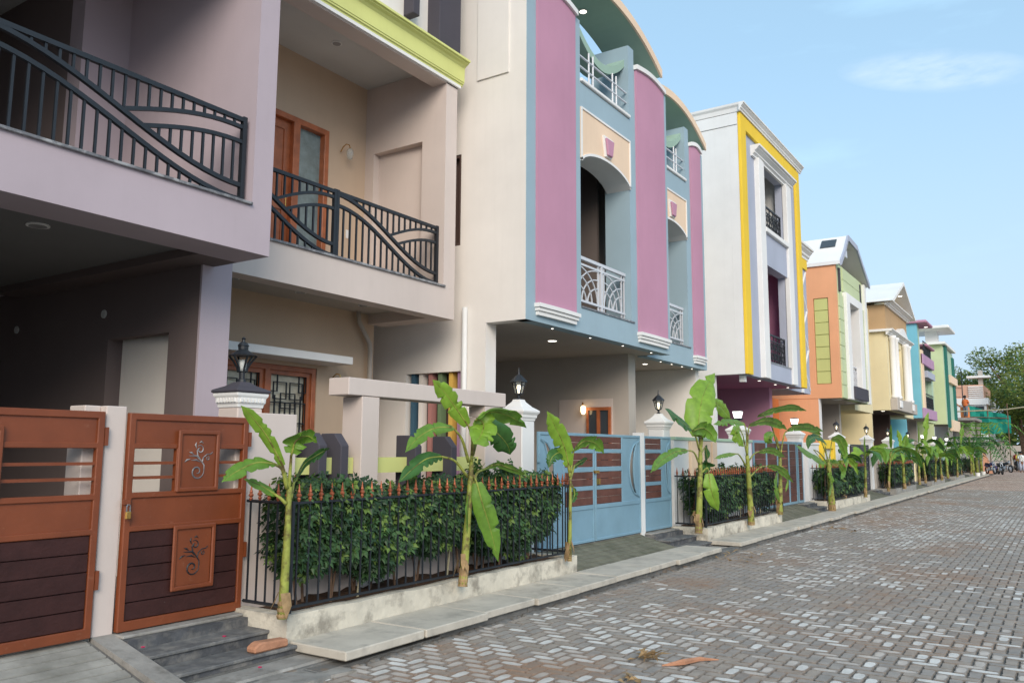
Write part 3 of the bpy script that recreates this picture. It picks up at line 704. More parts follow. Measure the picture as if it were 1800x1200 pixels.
vt = obj('ventilation_screen', MB().box(9.62, 9.66, 7.1, 8.12, .9, 2.72), M['brownwall'], h)
for k, (y, cn) in enumerate(((7.16, 'violet'), (7.32, 'shadeyellow'), (7.52, 'shadegreen'), (7.70, 'shadepink'), (7.88, 'cream'), (8.03, 'shadeblue'))):
    obj('coloured_bar', MB().box(9.44, 9.56, y-.034, y+.034, .9, 2.72), M[cn], vt)
obj('wall_pipe', MB().tube([(9.33, 7.0, 3.62), (9.33, 7.0, GZ)], .04, 8), M['pipe'], h, smooth=True)
obj('carport_ceiling', MB().box(9.58, 14.39, 6.2, 13.5, 3.40, 3.6).box(14.4, 17.57, 6.67, 13.5, 3.42, 3.6), M['greige'], h)
obj('carport_wall', MB().box(13.98, 14.28, 6.67, 12, GZ, 3.40).box(9.64, 13.98, 10.2, 10.4, GZ, 3.40).box(14.28, 17.57, 8.2, 8.4, GZ, 3.42), M['greige'], h)
obj('carport_panel', MB().box(13.96, 13.979, 7.0, 8.15, GZ, 2.58), M['beige'], h)
wf = obj('window', MB().solid('x', 13.90, 13.958, 7.02, 7.52, 1.0, 2.42, [(7.06, 7.24, 1.06, 2.36), (7.30, 7.48, 1.06, 2.36)]), M['wood'], h)
obj('pane', MB().box(13.93, 13.95, 7.06, 7.24, 1.06, 2.36).box(13.93, 13.95, 7.30, 7.48, 1.06, 2.36), M['glass'], wf)
obj('room', MB().box(9.58, 14.2, 9.2, 9.4, 3.6, 7.39).box(10.6, 10.75, 6.75, 9.2, 3.6, 7.3).box(12.93, 13.0, 6.75, 9.2, 3.6, 7.3).box(9.58, 14.39, 6.36, 9.4, 6.99, 7.38).box(14.4, 17.5, 8.0, 8.2, 3.6, 7.39).box(14.4, 17.5, 6.85, 8.2, 6.99, 7.38).box(9.58, 14.38, 6.21, 9.2, 3.6, 3.765).box(14.41, 17.5, 6.68, 9.2, 3.6, 3.765), M['shaderoom'], h)
obj('end_wall', MB().box(17.38, 17.57, 6.67, 13.5, GZ, 7.39).box(14.2, 14.39, 6.35, 13.5, 3.6, 8.42), M['cream'], h)
downlight(h, 11.6, 6.9, 3.40, True, .07); downlight(h, 15.9, 7.2, 3.42, True, .05)
obj('drain_pipe', MB().tube([(14.45, 8.1, 3.42), (14.5, 8.1, 3.2), (14.8, 8.1, 2.9), (14.82, 8.1, GZ)], .035, 8), M['greige'], h)
t = sconce(13.35, 10.19, 2.25, 'lit glass wall lamp inside the carport of the blue and pink house')
t.location = (13.94, 7.60, 2.40); t.rotation_euler.z = -PI/2
sconce(15.35, 8.19, 2.3, 'lit glass wall lamp seen between the two carports of the blue and pink house')

# ================================================================== house 4 (white and yellow)
h = thing('house', 'tall white house framed in bright yellow with white columns round two stacked openings', 'house', (22, 8, 0))
obj('front_wall', MB().solid('y', 6.0, 6.2, 18.76, 24.05, 3.38, 9.9, [(20.41, 22.45, 3.8, 6.28), (20.41, 22.45, 7.12, 8.9)]), M['lilacgrey'], h)
obj('yellow_frame', MB().solid('y', 5.93, 5.999, 18.76, 24.05, 3.38, 9.68, [(19.17, 23.66, 3.3, 9.33)]), M['yellow'], h, bevel=.008)
obj('column', MB().box(19.97, 20.41, 5.88, 6.02, 3.38, 8.9), M['whitetrim'], h, bevel=.01)
obj('column', MB().box(22.45, 22.90, 5.88, 6.02, 3.38, 8.9), M['whitetrim'], h, bevel=.01)
obj('lintel', cornice(MB(), 19.70, 23.12, 5.999, 8.88, 9.15, .24), M['whitetrim'], h)
obj('spandrel', MB().box(20.41, 22.45, 5.94, 5.999, 6.28, 7.1), M['lilacgrey'], h)
obj('sill', MB().box(20.41, 22.45, 5.86, 6.15, 7.10, 7.22), M['whitetrim'], h, bevel=.01)
obj('sill', MB().box(20.41, 22.45, 5.92, 6.2, 3.78, 3.82), M['marble'], h)
obj('lower_spandrel', MB().box(20.41, 22.45, 5.93, 5.999, 3.38, 3.78), M['lilacgrey'], h)
obj('cornice', cornice(MB(), 18.66, 24.18, 5.93, 9.68, 9.88, .13).prism([(18.76, 9.68), (18.73, 9.68), (18.71, 9.78), (18.67, 9.83), (18.66, 9.88), (18.76, 9.88)], 'y', 5.93, 13).box(18.76, 24.1, 5.93, 13, 9.82, 9.88), M['whitetrim'], h)
obj('side_wall', MB().box(18.745, 18.758, 5.999, 6.21, 3.38, 9.36).box(18.745, 18.9, 6.211, 13, 3.38, 9.36).box(18.725, 18.9, 6.211, 13, 9.37, 9.66).box(18.725, 18.758, 5.999, 6.209, 9.37, 9.66).solid('x', 18.75, 18.95, 6.75, 13, GZ, 3.38, [(7.1, 8.25, .9, 2.70)]), M['white'], h)
obj('end_wall', MB().box(23.85, 24.04, 6.21, 13, 3.38, 9.9), M['white'], h)
vt = obj('ventilation_screen', MB().box(18.92, 18.96, 7.1, 8.25, .9, 2.70), M['magenta'], h)
for y, cn in ((7.2, 'white'), (7.42, 'magenta'), (7.6, 'yellow'), (7.78, 'white'), (7.96, 'magenta'), (8.14, 'white')): obj('coloured_bar', MB().box(18.78, 18.90, y-.045, y+.045, .9, 2.70), M[cn], vt)
obj('carport_ceiling', MB().box(18.95, 24.04, 6.2, 12, 3.39, 3.6), M['magenta'], h)
obj('carport_wall', MB().box(18.95, 23.6, 10.5, 10.7, GZ, 3.39).box(23.35, 23.6, 6.8, 10.5, GZ, 3.39), M['pink'], h)
obj('room', MB().box(18.9, 23.85, 8.6, 8.8, 3.6, 6.5).box(23.0, 23.1, 6.21, 8.6, 3.6, 6.5).box(20.0, 20.1, 6.21, 8.6, 3.6, 6.5), M['magenta'], h)
obj('upper_room', MB().box(18.9, 23.85, 8.6, 8.8, 6.7, 9.2).box(22.6, 22.75, 6.21, 8.6, 6.7, 9.2).box(20.0, 20.15, 6.21, 8.6, 6.7, 9.2).box(18.9, 23.85, 6.21, 8.6, 9.2, 9.3).box(18.9, 23.85, 6.21, 8.6, 6.5, 6.69), M['offwhite'], h)
v_railing(h, 20.43, 22.43, 6.08, 7.22, .72, 6); v_railing(h, 20.43, 22.43, 6.08, 3.82, .75, 6)
downlight(h, 21.5, 6.7, 9.2, True, .08); downlight(h, 21.6, 6.6, 6.5, True, .07)
for x in (19.4, 20.8, 22.2, 23.4): downlight(h, x, 6.3, 3.39, True, .035)
obj('floodlight', MB().box(19.0, 19.16, 6.1, 6.22, 3.22, 3.37), M['whitetrim'], h)
dz = obj('set_back_bay', MB().box(24.06, 26.6, 6.47, 13, 3.38, 7.62), M['lilacgrey'], h)
obj('bay_cornice', cornice(MB(), 24.06, 26.75, 6.47, 7.62, 7.98, .25), M['whitetrim'], h)
obj('bay_yellow_frame', MB().box(24.06, 26.6, 6.42, 6.468, 7.3, 7.62), M['yellow'], h)
z = MB()
for k in range(6): z.tube([(25.9 if k % 2 else 26.5, 6.45, 3.5+k*.62), (26.5 if k % 2 else 25.9, 6.45, 3.5+(k+1)*.62)], .02, 4)
z.box(25.55, 25.75, 6.44, 6.469, 3.38, 7.3); obj('zigzag_trim', z, M['whitetrim'], h)
obj('bay_ground_wall', MB().box(24.06, 28.5, 8.0, 8.2, GZ, 3.38).box(24.06, 24.2, 7.0, 8, GZ, 3.38), M['deeporange'], h)
wf = obj('door', MB().solid('y', 7.95, 7.999, 25.2, 27.4, GZ, 2.5, [(25.3, 26.2, GZ, 2.4), (26.35, 27.3, 1.0, 2.4)]), M['wood'], h)
obj('pane', MB().box(25.3, 26.2, 7.97, 7.99, GZ, 2.4).box(26.35, 27.3, 7.97, 7.99, 1.0, 2.4), M['glass'], wf)

# ================================================================== house 5 (orange)
X5 = 28.62
h = thing('house', 'salmon orange house with lime green panels, grooved green front strips and a white mansard roof', 'house', (31, 8, 0))
obj('side_wall', MB().solid('x', X5, X5+.2, 6.0, 13, 3.38, 7.95, [(6.27, 6.75, 3.85, 6.75)]).box(X5+.02, X5+.22, 6.72, 13, GZ, 3.38), M['orange'], h)
pn = obj('panel_back', MB().box(X5+.08, X5+.1, 6.27, 6.75, 3.85, 6.75), M['limegreen'], h)
for k in range(7): obj('green_panel', MB().box(X5+.03, X5+.079, 6.29, 6.73, 3.87+k*.412, 3.87+k*.412+.392), M['limegreen'], pn)
w = MB().solid('y', 6.0, 6.2, X5+.2, 33.3, 3.38, 7.95, [(29.6, 32.2, 3.4, 7.0)]); obj('front_wall', w, M['palegreen'], h)
for a, b, z0 in ((X5+.22, 29.52, 3.4), (32.35, 32.95, 3.4)):
    for k in range(8): obj('grooved_panel', MB().box(a, b, 5.96, 5.998, z0+k*.44, z0+k*.44+.42), M['palegreen'], h)
obj('white_frame', MB().solid('y', 5.86, 6.5, 29.55, 32.25, 3.38, 7.05, [(30.08, 31.62, 3.3, 6.75)]), M['whitetrim'], h, bevel=.01)
obj('white_strip', MB().box(32.98, 33.3, 5.9, 5.999, 3.38, 7.9), M['whitetrim'], h)
for k in range(2): obj('top_panel', MB().box(X5+.9, 32.3, 5.95, 5.998, 7.08+k*.42, 7.08+k*.42+.40), M['palegreen'], h)
for a in (X5+.35, 32.4): obj('dark_slot', MB().box(a, a+.15, 5.94, 5.998, 7.0, 7.8), M['charcoal'], h)
obj('spandrel', MB().box(30.0, 32.3, 5.8, 5.859, 3.42, 3.85), M['charcoal'], h)
obj('room', MB().box(X5+.2, 33.1, 8, 8.2, 3.4, 7.9).box(31.9, 32.0, 6.21, 8, 3.4, 7.9).box(X5+.2, 33.1, 6.21, 8, 6.75, 6.9), M['shaderoom'], h)
v_railing(h, 30.1, 31.6, 6.05, 3.9, .7, 4, 'steel')
prof = [(28.55, 7.96), (29.2, 8.45), (29.85, 9.08), (31.35, 9.02), (32.3, 8.5), (33.4, 7.96)]
r = MB(); r.strip([a for a, b in prof], [b-.12 for a, b in prof], [b for a, b in prof], 5.82, 13)
rf = obj('roof', r, M['whitetrim'], h)
r = MB(); r.strip([a for a, b in prof], [b-.17 for a, b in prof], [b+.02 for a, b in prof], 5.76, 5.819)
obj('roof_edge', r, M['lilacgrey'], rf)
obj('gable', MB().prism([(28.8, 7.95), (29.25, 8.36), (29.9, 8.93), (31.3, 8.87), (32.2, 8.4), (33.2, 7.95)], 'y', 6.9, 7.0), M['white'], h)
obj('skylight', MB().prism([(29.38, 8.62), (29.72, 8.94), (29.69, 8.97), (29.35, 8.65)], 'y', 6.12, 6.62), M['glass'], rf)
obj('floodlight', MB().box(29.9, 30.2, 5.9, 6.1, 8.35, 8.6), M['steel'], h)
obj('carport_ceiling', MB().box(X5+.22, 33.3, 6.2, 11, 3.385, 3.6), M['greige'], h)
obj('carport_wall', MB().box(X5+.22, 32.7, 10, 10.2, GZ, 3.385).box(32.5, 32.75, 6.9, 10, GZ, 3.385), M['greige'], h)
obj('carport_column', MB().box(X5+.02, X5+.3, 6.70, 6.72, GZ, 3.38), M['white'], h)
obj('set_back_bay', MB().box(33.31, 36.9, 6.5, 13, 3.2, 7.6), M['butter'], h)
obj('bay_ground_wall', MB().box(32.75, 37.7, 8.2, 8.4, GZ, 3.3), M['butter'], h)
wf = obj('door', MB().box(34.2, 34.9, 8.15, 8.199, GZ, 2.4).box(35.3, 36.0, 8.15, 8.199, GZ, 2.4), M['glass'], h)
downlight(h, 30.8, 6.5, 6.75, True, .06)

# ================================================================== house 6 (butter yellow with brown attic)
h = thing('house', 'butter yellow house with a light brown top storey, paired white columns and white gable', 'house', (41, 8, 0))
obj('side_wall', MB().box(37.9, 38.1, 6.0, 13, 3.38, 6.779).box(37.92, 38.12, 6.75, 13, GZ, 3.38), M['butter'], h)
obj('front_wall', MB().solid('y', 6.0, 6.2, 38.1, 43.7, 3.38, 6.6, [(40.3, 41.6, 3.85, 6.3)]), M['butter'], h)
obj('attic_wall', MB().box(37.9, 43.7, 6.0, 13, 6.78, 7.9), M['brownp'], h)
obj('string_course', cornice(MB(), 37.75, 43.9, 5.99, 6.58, 6.82, .28).box(37.72, 37.9, 5.75, 13, 6.72, 6.82).strip(lin(39.7, 42.3, 10), [6.8]*11, [6.82+.38*math.sin(PI*i/10) for i in range(11)], 5.75, 5.98), M['whitetrim'], h)
obj('eave', cornice(MB(), 37.75, 43.9, 5.99, 7.86, 8.08, .3).box(37.7, 37.9, 5.75, 13, 7.98, 8.08), M['whitetrim'], h)
for x in (38.45, 39.25, 41.9, 42.7): obj('column', MB().lathe(x, 5.86, [(.17, 3.9), (.17, 4.0), (.13, 4.05), (.12, 6.4), (.17, 6.48), (.17, 6.58)], 10), M['whitetrim'], h, smooth=True)
obj('balcony', MB().box(38.1, 43.7, 5.72, 5.999, 3.38, 3.88), M['greige'], h, bevel=.02)
for x in (38.8, 42.3): obj('scroll_bracket', MB().box(x-.3, x+.3, 5.66, 5.719, 3.5, 3.8), M['whitetrim'], h, bevel=.02)
obj('window', MB().box(40.3, 41.6, 6.1, 6.15, 3.9, 5.6), M['brownwall'], h); obj('window_surround', MB().box(40.3, 41.6, 6.1, 6.18, 5.6, 6.3), M['butter'], h)
r = MB(); r.prism([(37.5, 7.98), (41.0, 9.35), (44.3, 7.98), (44.0, 7.98), (41.0, 9.2), (37.9, 7.98)], 'y', 5.62, 13); rf = obj('roof', r, M['whitetrim'], h)
obj('gable', MB().prism([(38.2, 8.0), (41.0, 9.16), (43.7, 8.0)], 'y', 6.5, 6.6), M['butter'], h)
downlight(h, 41.6, 5.9, 8.83, True, .09); downlight(h, 38.6, 6.4, 3.38, True, .08)
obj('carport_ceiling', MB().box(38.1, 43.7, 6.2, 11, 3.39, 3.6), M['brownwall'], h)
obj('carport_wall', MB().box(38.1, 43.2, 10, 10.2, GZ, 3.39).box(43.2, 43.5, 6.9, 10, GZ, 3.39), M['brownwall'], h)
obj('set_back_bay', MB().box(43.71, 46.6, 6.5, 13, 3.3, 7.6).box(43.71, 46.6, 6.3, 6.5, 3.3, 3.7), M['butter'], h)
obj('bay_ground_wall', MB().box(43.5, 47.3, 8.2, 8.4, GZ, 3.3), M['sky'], h)

# ================================================================== house 7 (sky blue)
h = thing('house', 'sky blue house with violet balcony bands and a pink roof canopy', 'house', (50, 8, 0))
obj('side_wall', MB().box(47.3, 47.5, 6.0, 13, 3.38, 8.3).box(47.32, 47.52, 6.75, 13, GZ, 3.38), M['sky'], h)
obj('front_pier', MB().box(47.5, 48.0, 6.0, 6.2, 3.38, 8.3), M['mint'], h); obj('front_pier', MB().box(51.9, 52.5, 6.0, 6.2, 3.38, 7.4), M['mint'], h)
obj('pink_strip', MB().box(48.0, 48.7, 5.93, 6.1, 3.9, 7.0), M['peach'], h)
obj('balcony_band', MB().box(47.6, 52.6, 5.88, 5.998, 3.38, 3.92), M['violet'], h, bevel=.02)
obj('balcony_band', MB().box(48.0, 52.6, 5.88, 5.998, 6.25, 6.8), M['violet'], h, bevel=.02)
obj('blue_lintel', MB().box(48.9, 52.0, 5.8, 6.2, 5.6, 5.95), M['lilacgrey'], h)
obj('room', MB().box(47.5, 52.5, 8.2, 8.4, 3.6, 8.0).box(51.8, 52.4, 6.21, 8.2, 3.6, 7.4).box(47.5, 52.5, 6.2, 8.2, 6.2, 6.4), M['mint'], h)
obj('canopy', MB().box(47.1, 49.6, 5.5, 8, 8.3, 8.45), M['pink'], h, bevel=.04)
obj('canopy', MB().box(49.6, 52.6, 5.8, 8, 7.35, 7.48), M['pink'], h, bevel=.04)
v_railing(h, 48.9, 51.8, 5.95, 6.8, .75, 6); v_railing(h, 48.9, 51.8, 5.95, 3.92, .8, 6)
downlight(h, 48.9, 5.75, 8.3, True, .09)
obj('carport_ceiling', MB().box(47.5, 52.5, 6.2, 11, 3.39, 3.6), M['greige'], h)
obj('carport_wall', MB().box(47.5, 52.2, 10, 10.2, GZ, 3.39).box(52.0, 52.3, 6.9, 10, GZ, 3.39), M['greige'], h)
obj('set_back_bay', MB().box(52.61, 57.4, 6.5, 13, 3.38, 7.3), M['palegreen'], h)
obj('bay_ground_wall', MB().box(52.3, 58.3, 8.2, 8.4, GZ, 3.38), M['palegreen'], h)

# ================================================================== house 8 (pale green)
h = thing('house', 'pale green house with dark teal vertical strips and white canopies, last of the row', 'house', (61, 8, 0))
obj('side_wall', MB().box(58.3, 58.5, 6.0, 13, 3.38, 8.4).box(58.32, 58.52, 6.75, 13, GZ, 3.38), M['palegreen'], h)
obj('front_wall', MB().box(58.5, 64, 6.0, 6.2, 3.38, 8.3), M['mint'], h)
obj('teal_strip', MB().box(58.9, 59.9, 5.9, 5.999, 3.2, 8.4), M['darkgreen'], h); obj('teal_strip', MB().box(62.9, 63.9, 5.9, 5.999, 3.2, 8.0), M['darkgreen'], h)
obj('peach_band', MB().box(59.9, 64.2, 5.8, 5.998, 3.0, 3.7), M['peach'], h); obj('peach_band', MB().box(59.9, 64.2, 5.8, 5.998, 6.1, 6.6), M['peach'], h)
obj('roof_slab', MB().box(57.9, 64.2, 5.8, 13, 8.4, 8.55), M['whitetrim'], h)
obj('canopy', MB().box(57.6, 61.3, 5.5, 8.5, 9.35, 9.55), M['whitetrim'], h, bevel=.04)
obj('canopy_post', MB().box(58.8, 59.6, 6.3, 7.0, 8.55, 9.35), M['whitetrim'], h)
obj('carport_wall', MB().box(58.5, 64, 9, 9.2, GZ, 3.38).box(58.5, 64, 6.2, 9, 3.39, 3.6), M['greige'], h)
# ================================================================== compound walls
def cwall(label, x0, x1, m, top=1.86, cap=None, extra=None):
    t = thing('compound_wall', label, 'wall', ((x0+x1)/2, FY+.1, 0))
    obj('wall', MB().box(x0, x1, FY, FY+.2, 0, top-(.06 if cap else 0)), M[m], t)
    if cap: obj('coping', MB().box(x0, x1, FY-.03, FY+.23, top-.059, top), M[cap], t, bevel=.008)
    return t
t = thing('gate_post', 'plain pale rendered post between the two rust orange gates', 'gate post', (3.43, 5.85, 0))
obj('post', MB().box(3.362, 3.52, 5.73, 6.0, GZ-.05, 1.905).box(3.24, 3.361, 5.80, 6.0, GZ, 1.905), M['beige'], t, bevel=.006)
t = thing('compound_wall', 'pinkish beige wall with an open rectangular frame, dark slotted posts and lime rails above the first hedge', 'wall', (6.9, 5.85, 0))
obj('wall', MB().box(4.60, 5.17, FY, FY+.2, 0, 1.91).box(5.171, 8.08, FY, FY+.2, 0, .98).box(8.10, 8.895, FY, FY+.25, 0, 2.0), M['beige'], t, bevel=.006)
obj('frame_column', MB().box(6.0, 6.25, FY, FY+.27, .985, 2.125), M['beige'], t, bevel=.006)
obj('frame_column', MB().box(8.10, 8.40, FY+.005, FY+.245, 2.005, 2.125), M['beige'], t)
obj('frame_beam', MB().box(5.80, 8.53, FY-.005, FY+.27, 2.13, 2.30), M['beige'], t, bevel=.006)
for x in (5.42, 5.70, 6.79, 7.41):
    p = MB(); a, b = FY-.03, FY+.25
    p.prism([(a, .7), (b, .7), (b, 1.755), (a+.10, 1.755), (a, 1.64)], 'x', x, x+.105)
    obj('dark_post', p, M['charcoal'], t, bevel=.008)
for a, b in ((5.171, 5.42), (5.525, 5.70), (5.805, 5.99), (6.26, 6.79), (6.895, 7.41), (7.515, 8.09)):
    obj('lime_rail', MB().box(a+.001, b-.001, FY+.09, FY+.16, 1.37, 1.525), M['lime'], t)
wl = cwall('grey blue wall with peach piers and sage coping behind the second hedge', 13.86, 18.25, 'white', 1.86, 'mint')
obj('pier', MB().box(14.55, 14.8, FY-.06, FY-.001, 0, 1.79).box(15.65, 15.9, FY-.06, FY-.001, 0, 1.79), M['peach'], wl, bevel=.006)
obj('panel', MB().box(14.81, 15.64, FY-.03, FY-.001, .9, 1.79), M['peach'], wl)
wl = cwall('white wall with a bright yellow frame behind the third hedge', 23.06, 28.3, 'white', 1.86, 'whitetrim')
obj('yellow_frame', MB().solid('y', FY-.10, FY-.001, 24.3, 25.9, .6, 1.95, [(24.55, 25.65, .5, 1.7)]), M['yellow'], wl, bevel=.01)
cwall('pale grey wall between the orange and butter yellow houses', 32.6, 37.75, 'greige', 1.75, 'charcoal')
cwall('butter yellow wall before the set back bay of the butter yellow house', 42.2, 47.1, 'butter', 1.8, 'whitetrim')
cwall('mint green wall before the sky blue house', 51.6, 57.4, 'mint', 1.8, 'whitetrim')
cwall('pale wall at the far end of the house row', 62.2, 67, 'cream', 1.8, 'whitetrim')

# ================================================================== pillars and lanterns
def pillar(x, y, label, style, m='white', hw=.185, top=1.98):
    t = thing('gate_pillar', label, 'pillar', (x, y, 0), 'pillars beside the gates')
    obj('shaft', MB().box(x-hw, x+hw, y-hw, y+hw, 0, top), M[m], t, bevel=.01)
    s = math.sqrt(2); R = PI/4
    if style == 'dark':
        c = MB(); c.lathe(x, y, [((hw+.004)*s, top+.0), ((hw+.008)*s, top+.03), ((hw+.018)*s, top+.04), ((hw+.020)*s, top+.08), ((hw+.034)*s, top+.10), ((hw+.036)*s, top+.125)], 4, R); obj('capital', c, M['whitetrim'], t, bevel=.004)
        q = MB()
        for sx, sy in ((1, 0), (0, 1)):
            for sg in (-1, 1):
                for k in range(7):
                    o = -hw+2*hw*(k+.5)/7
                    cx, cy = (x+o, y+sg*(hw+.022)) if sx else (x+sg*(hw+.022), y+o)
                    q.box(cx-.010, cx+.010, cy-.010, cy+.010, top+.045, top+.078)
        obj('dentils', q, M['whitetrim'], t)
        c = MB(); c.lathe(x, y, [((hw+.040)*s, top+.126), ((hw+.052)*s, top+.137), ((hw+.045)*s, top+.155), (hw*.75*s, top+.19), (.05*s, top+.225)], 4, R); obj('cap', c, M['charcoal'], t, bevel=.006)
        return top+.225
    c = MB(); c.lathe(x, y, [((hw+.005)*s, top), ((hw+.01)*s, top+.03), ((hw+.025)*s, top+.045), ((hw+.028)*s, top+.075), ((hw+.052)*s, top+.11), ((hw+.055)*s, top+.135), ((hw-.02)*s, top+.185), (.065*s, top+.255), (.06*s, top+.28)], 4, R)
    obj('capital', c, M['whitetrim'], t, bevel=.006)
    return top+.28
def lantern(x, y, z, label, style):
    t = thing('lantern', label, 'lantern', (x, y, z), 'lanterns on the gate pillars'); s = .88
    if style == 'flared':
        obj('base', MB().lathe(x, y, [(.04, z), (.035, z+.03), (.025, z+.035), (.025, z+.09), (.035, z+.10)], 10), M['iron'], t)
        obj('glass', MB().lathe(x, y, [(.036, z+.10), (.04, z+.20)], 12), M['lglass'], t, smooth=True)
        f = MB()
        for k in range(6):
            a = k*PI/3+.2
            f.tube([(x+math.cos(a)*r, y+math.sin(a)*r, z+zz) for r, zz in ((.035, .09), (.045, .13), (.075, .18), (.118, .235))], .006, 4)
        obj('cage', f, M['iron'], t)
        obj('bulb', MB().lathe(x, y, [(.012, z+.10), (.026, z+.12), (.026, z+.18), (.008, z+.20)], 8), M['pipe'], t)
        obj('roof', MB().lathe(x, y, [(.122, z+.235), (.075, z+.262), (.045, z+.285), (.03, z+.287)], 12), M['iron'], t)
        obj('crown', MB().lathe(x, y, [(.042, z+.288), (.044, z+.318), (.05, z+.322), (.035, z+.345), (.016, z+.355), (.012, z+.375), (.02, z+.385), (.004, z+.40)], 12), M['iron'], t)
    elif style == 'hex':
        obj('base', MB().lathe(x, y, [(.05, z), (.02, z+.02), (.018, z+.05), (.03, z+.06), (.05, z+.075)], 8), M['iron'], t)
        f = MB()
        for k in range(6):
            a = k*PI/3
            f.tube([(x+math.cos(a)*.05, y+math.sin(a)*.05, z+.075), (x+math.cos(a)*.088, y+math.sin(a)*.088, z+.23)], .0055, 4)
            b_ = a+PI/3
            for r, zz in ((.088, .23), (.078, .19), (.05, .078)): f.tube([(x+math.cos(a)*r, y+math.sin(a)*r, z+zz), (x+math.cos(b_)*r, y+math.sin(b_)*r, z+zz)], .0045, 4)
        obj('cage', f, M['iron'], t)
        obj('glass', MB().lathe(x, y, [(.048, z+.078), (.085, z+.228)], 6), M['lglass'], t)
        obj('bulb', MB().lathe(x, y, [(.012, z+.085), (.014, z+.12), (.026, z+.15), (.024, z+.18), (.01, z+.20)], 8), M['bulb'], t)
        obj('roof', MB().lathe(x, y, [(.115, z+.228), (.105, z+.245), (.045, z+.31), (.02, z+.325), (.014, z+.34), (.004, z+.42)], 6), M['iron'], t)
    else:
        obj('base', MB().lathe(x, y, [(.05, z), (.03, z+.02), (.03, z+.05), (.12, z+.07), (.12, z+.11)], 4, PI/4), M['iron'], t)
        obj('glass', MB().lathe(x, y, [(.085, z+.11), (.125, z+.25)], 4, PI/4), M['bulbw'], t)
        obj('roof', MB().lathe(x, y, [(.13, z+.251), (.10, z+.275), (.02, z+.28)], 4, PI/4), M['iron'], t)
    return t
z = pillar(4.67, 5.91, 'pale pillar with white dentil capital and black pyramid cap right of the small rust orange gate', 'dark', 'beige', .13, 1.95)
lantern(4.67, 5.91, z-.005, 'black flared lantern on the black capped pillar beside the small rust orange gate', 'flared')
z = pillar(9.06, 5.90, 'grey pillar with white stepped capital left of the powder blue gate', 'white', 'white', .15)
lantern(9.06, 5.90, z, 'black six sided lantern with spike on the pillar left of the powder blue gate', 'hex')
z = pillar(13.66, 5.94, 'grey pillar with white capital right of the small powder blue gate', 'white', 'white', .145)
lantern(13.66, 5.94, z, 'black six sided lantern with spike right of the small powder blue gate', 'hex')
PL = [(18.05, 'white pillar left of the reddish brown plank gate', 'white box lantern left of the reddish brown plank gate', 'box'),
      (22.7, 'white pillar right of the reddish brown plank gate', 'white box lantern right of the reddish brown plank gate', 'box'),
      (27.6, 'broad white pillar in front of the orange house left of its gate', 'small lit lantern on the broad white pillar before the orange house', 'hex'),
      (32.4, 'white pillar before the right edge of the orange house', 'small lit lantern right of the orange house carport', 'hex'),
      (36.8, 'white pillar before the butter yellow house side wall', 'small lit lantern before the butter yellow side wall', 'hex'),
      (42.1, 'white pillar before the butter yellow house front', 'black pointed lantern before the sky blue wall', 'hex'),
      (46.9, 'white pillar before the sky blue house side wall', 'white box lantern before the sky blue side wall', 'box'),
      (51.5, 'white pillar before the front of the sky blue house', 'white box lantern before the violet balcony', 'box'),
      (57.2, 'white pillar before the last pale green house', 'white box lantern before the last pale green house', 'box')]
for x, a, b, st in PL:
    z = pillar(x, 5.97, a, 'white', 'white', .17, 1.95); lantern(x, 5.97, z, b, st)

# ================================================================== gates
def flourish(parent, cx, cz, s, y, m, flip=1):
    """scrolling cut-out ornament built as thin raised tubes"""
    def sp(x0, z0, r0, r1, a0, turns, n=22):
        return [(cx+flip*s*(x0+(r0+(r1-r0)*i/n)*math.cos(a0+turns*2*PI*i/n)), y, cz+s*(z0+(r0+(r1-r0)*i/n)*math.sin(a0+turns*2*PI*i/n))) for i in range(n+1)]
    o = MB()
    def tp(n, w): return [w*(.35+.65*math.sin(PI*min(1, (i+1)/(n)))) for i in range(n)]
    a = sp(-.05, -.42, .36, .06, .2, -1.35); o.tube(a, tp(len(a), .018*s*2.2), 5)
    o.tube([(cx+flip*s*p, y, cz+s*q) for p, q in ((.30, -.35), (.30, -.15), (.12, .08), (-.05, .28), (-.10, .5), (.0, .62))], .03*s, 5)
    a = sp(.06, .56, .20, .05, 2.2, -1.1); o.tube(a, tp(len(a), .028*s), 5)
    a = [(cx+flip*s*p, y, cz+s*q) for p, q in ((.20, .0), (.24, .2), (.42, .34), (.62, .36), (.72, .44))]; o.tube(a, .024*s, 5)
    a = sp(.46, .17, .10, .04, 1.2, -1.0, 10); o.tube(a, .022*s, 5)
    for p in (((.1, .0), (-.12, .10), (-.38, .08)), ((.05, .1), (-.1, .27), (-.5, .28)), ((-.42, .14), (-.6, .1), (-.72, .0)), ((-.25, .33), (-.38, .42), (-.5, .44)), ((-.12, .6), (-.2, .75), (-.15, .88)), ((.0, .86), (.1, .92), (.22, .84))):
        o.tube([(cx+flip*s*a_, y, cz+s*b_) for a_, b_ in p], [.012*s, .042*s, .008*s], 5)
    obj('ornament', o, M[m], parent)
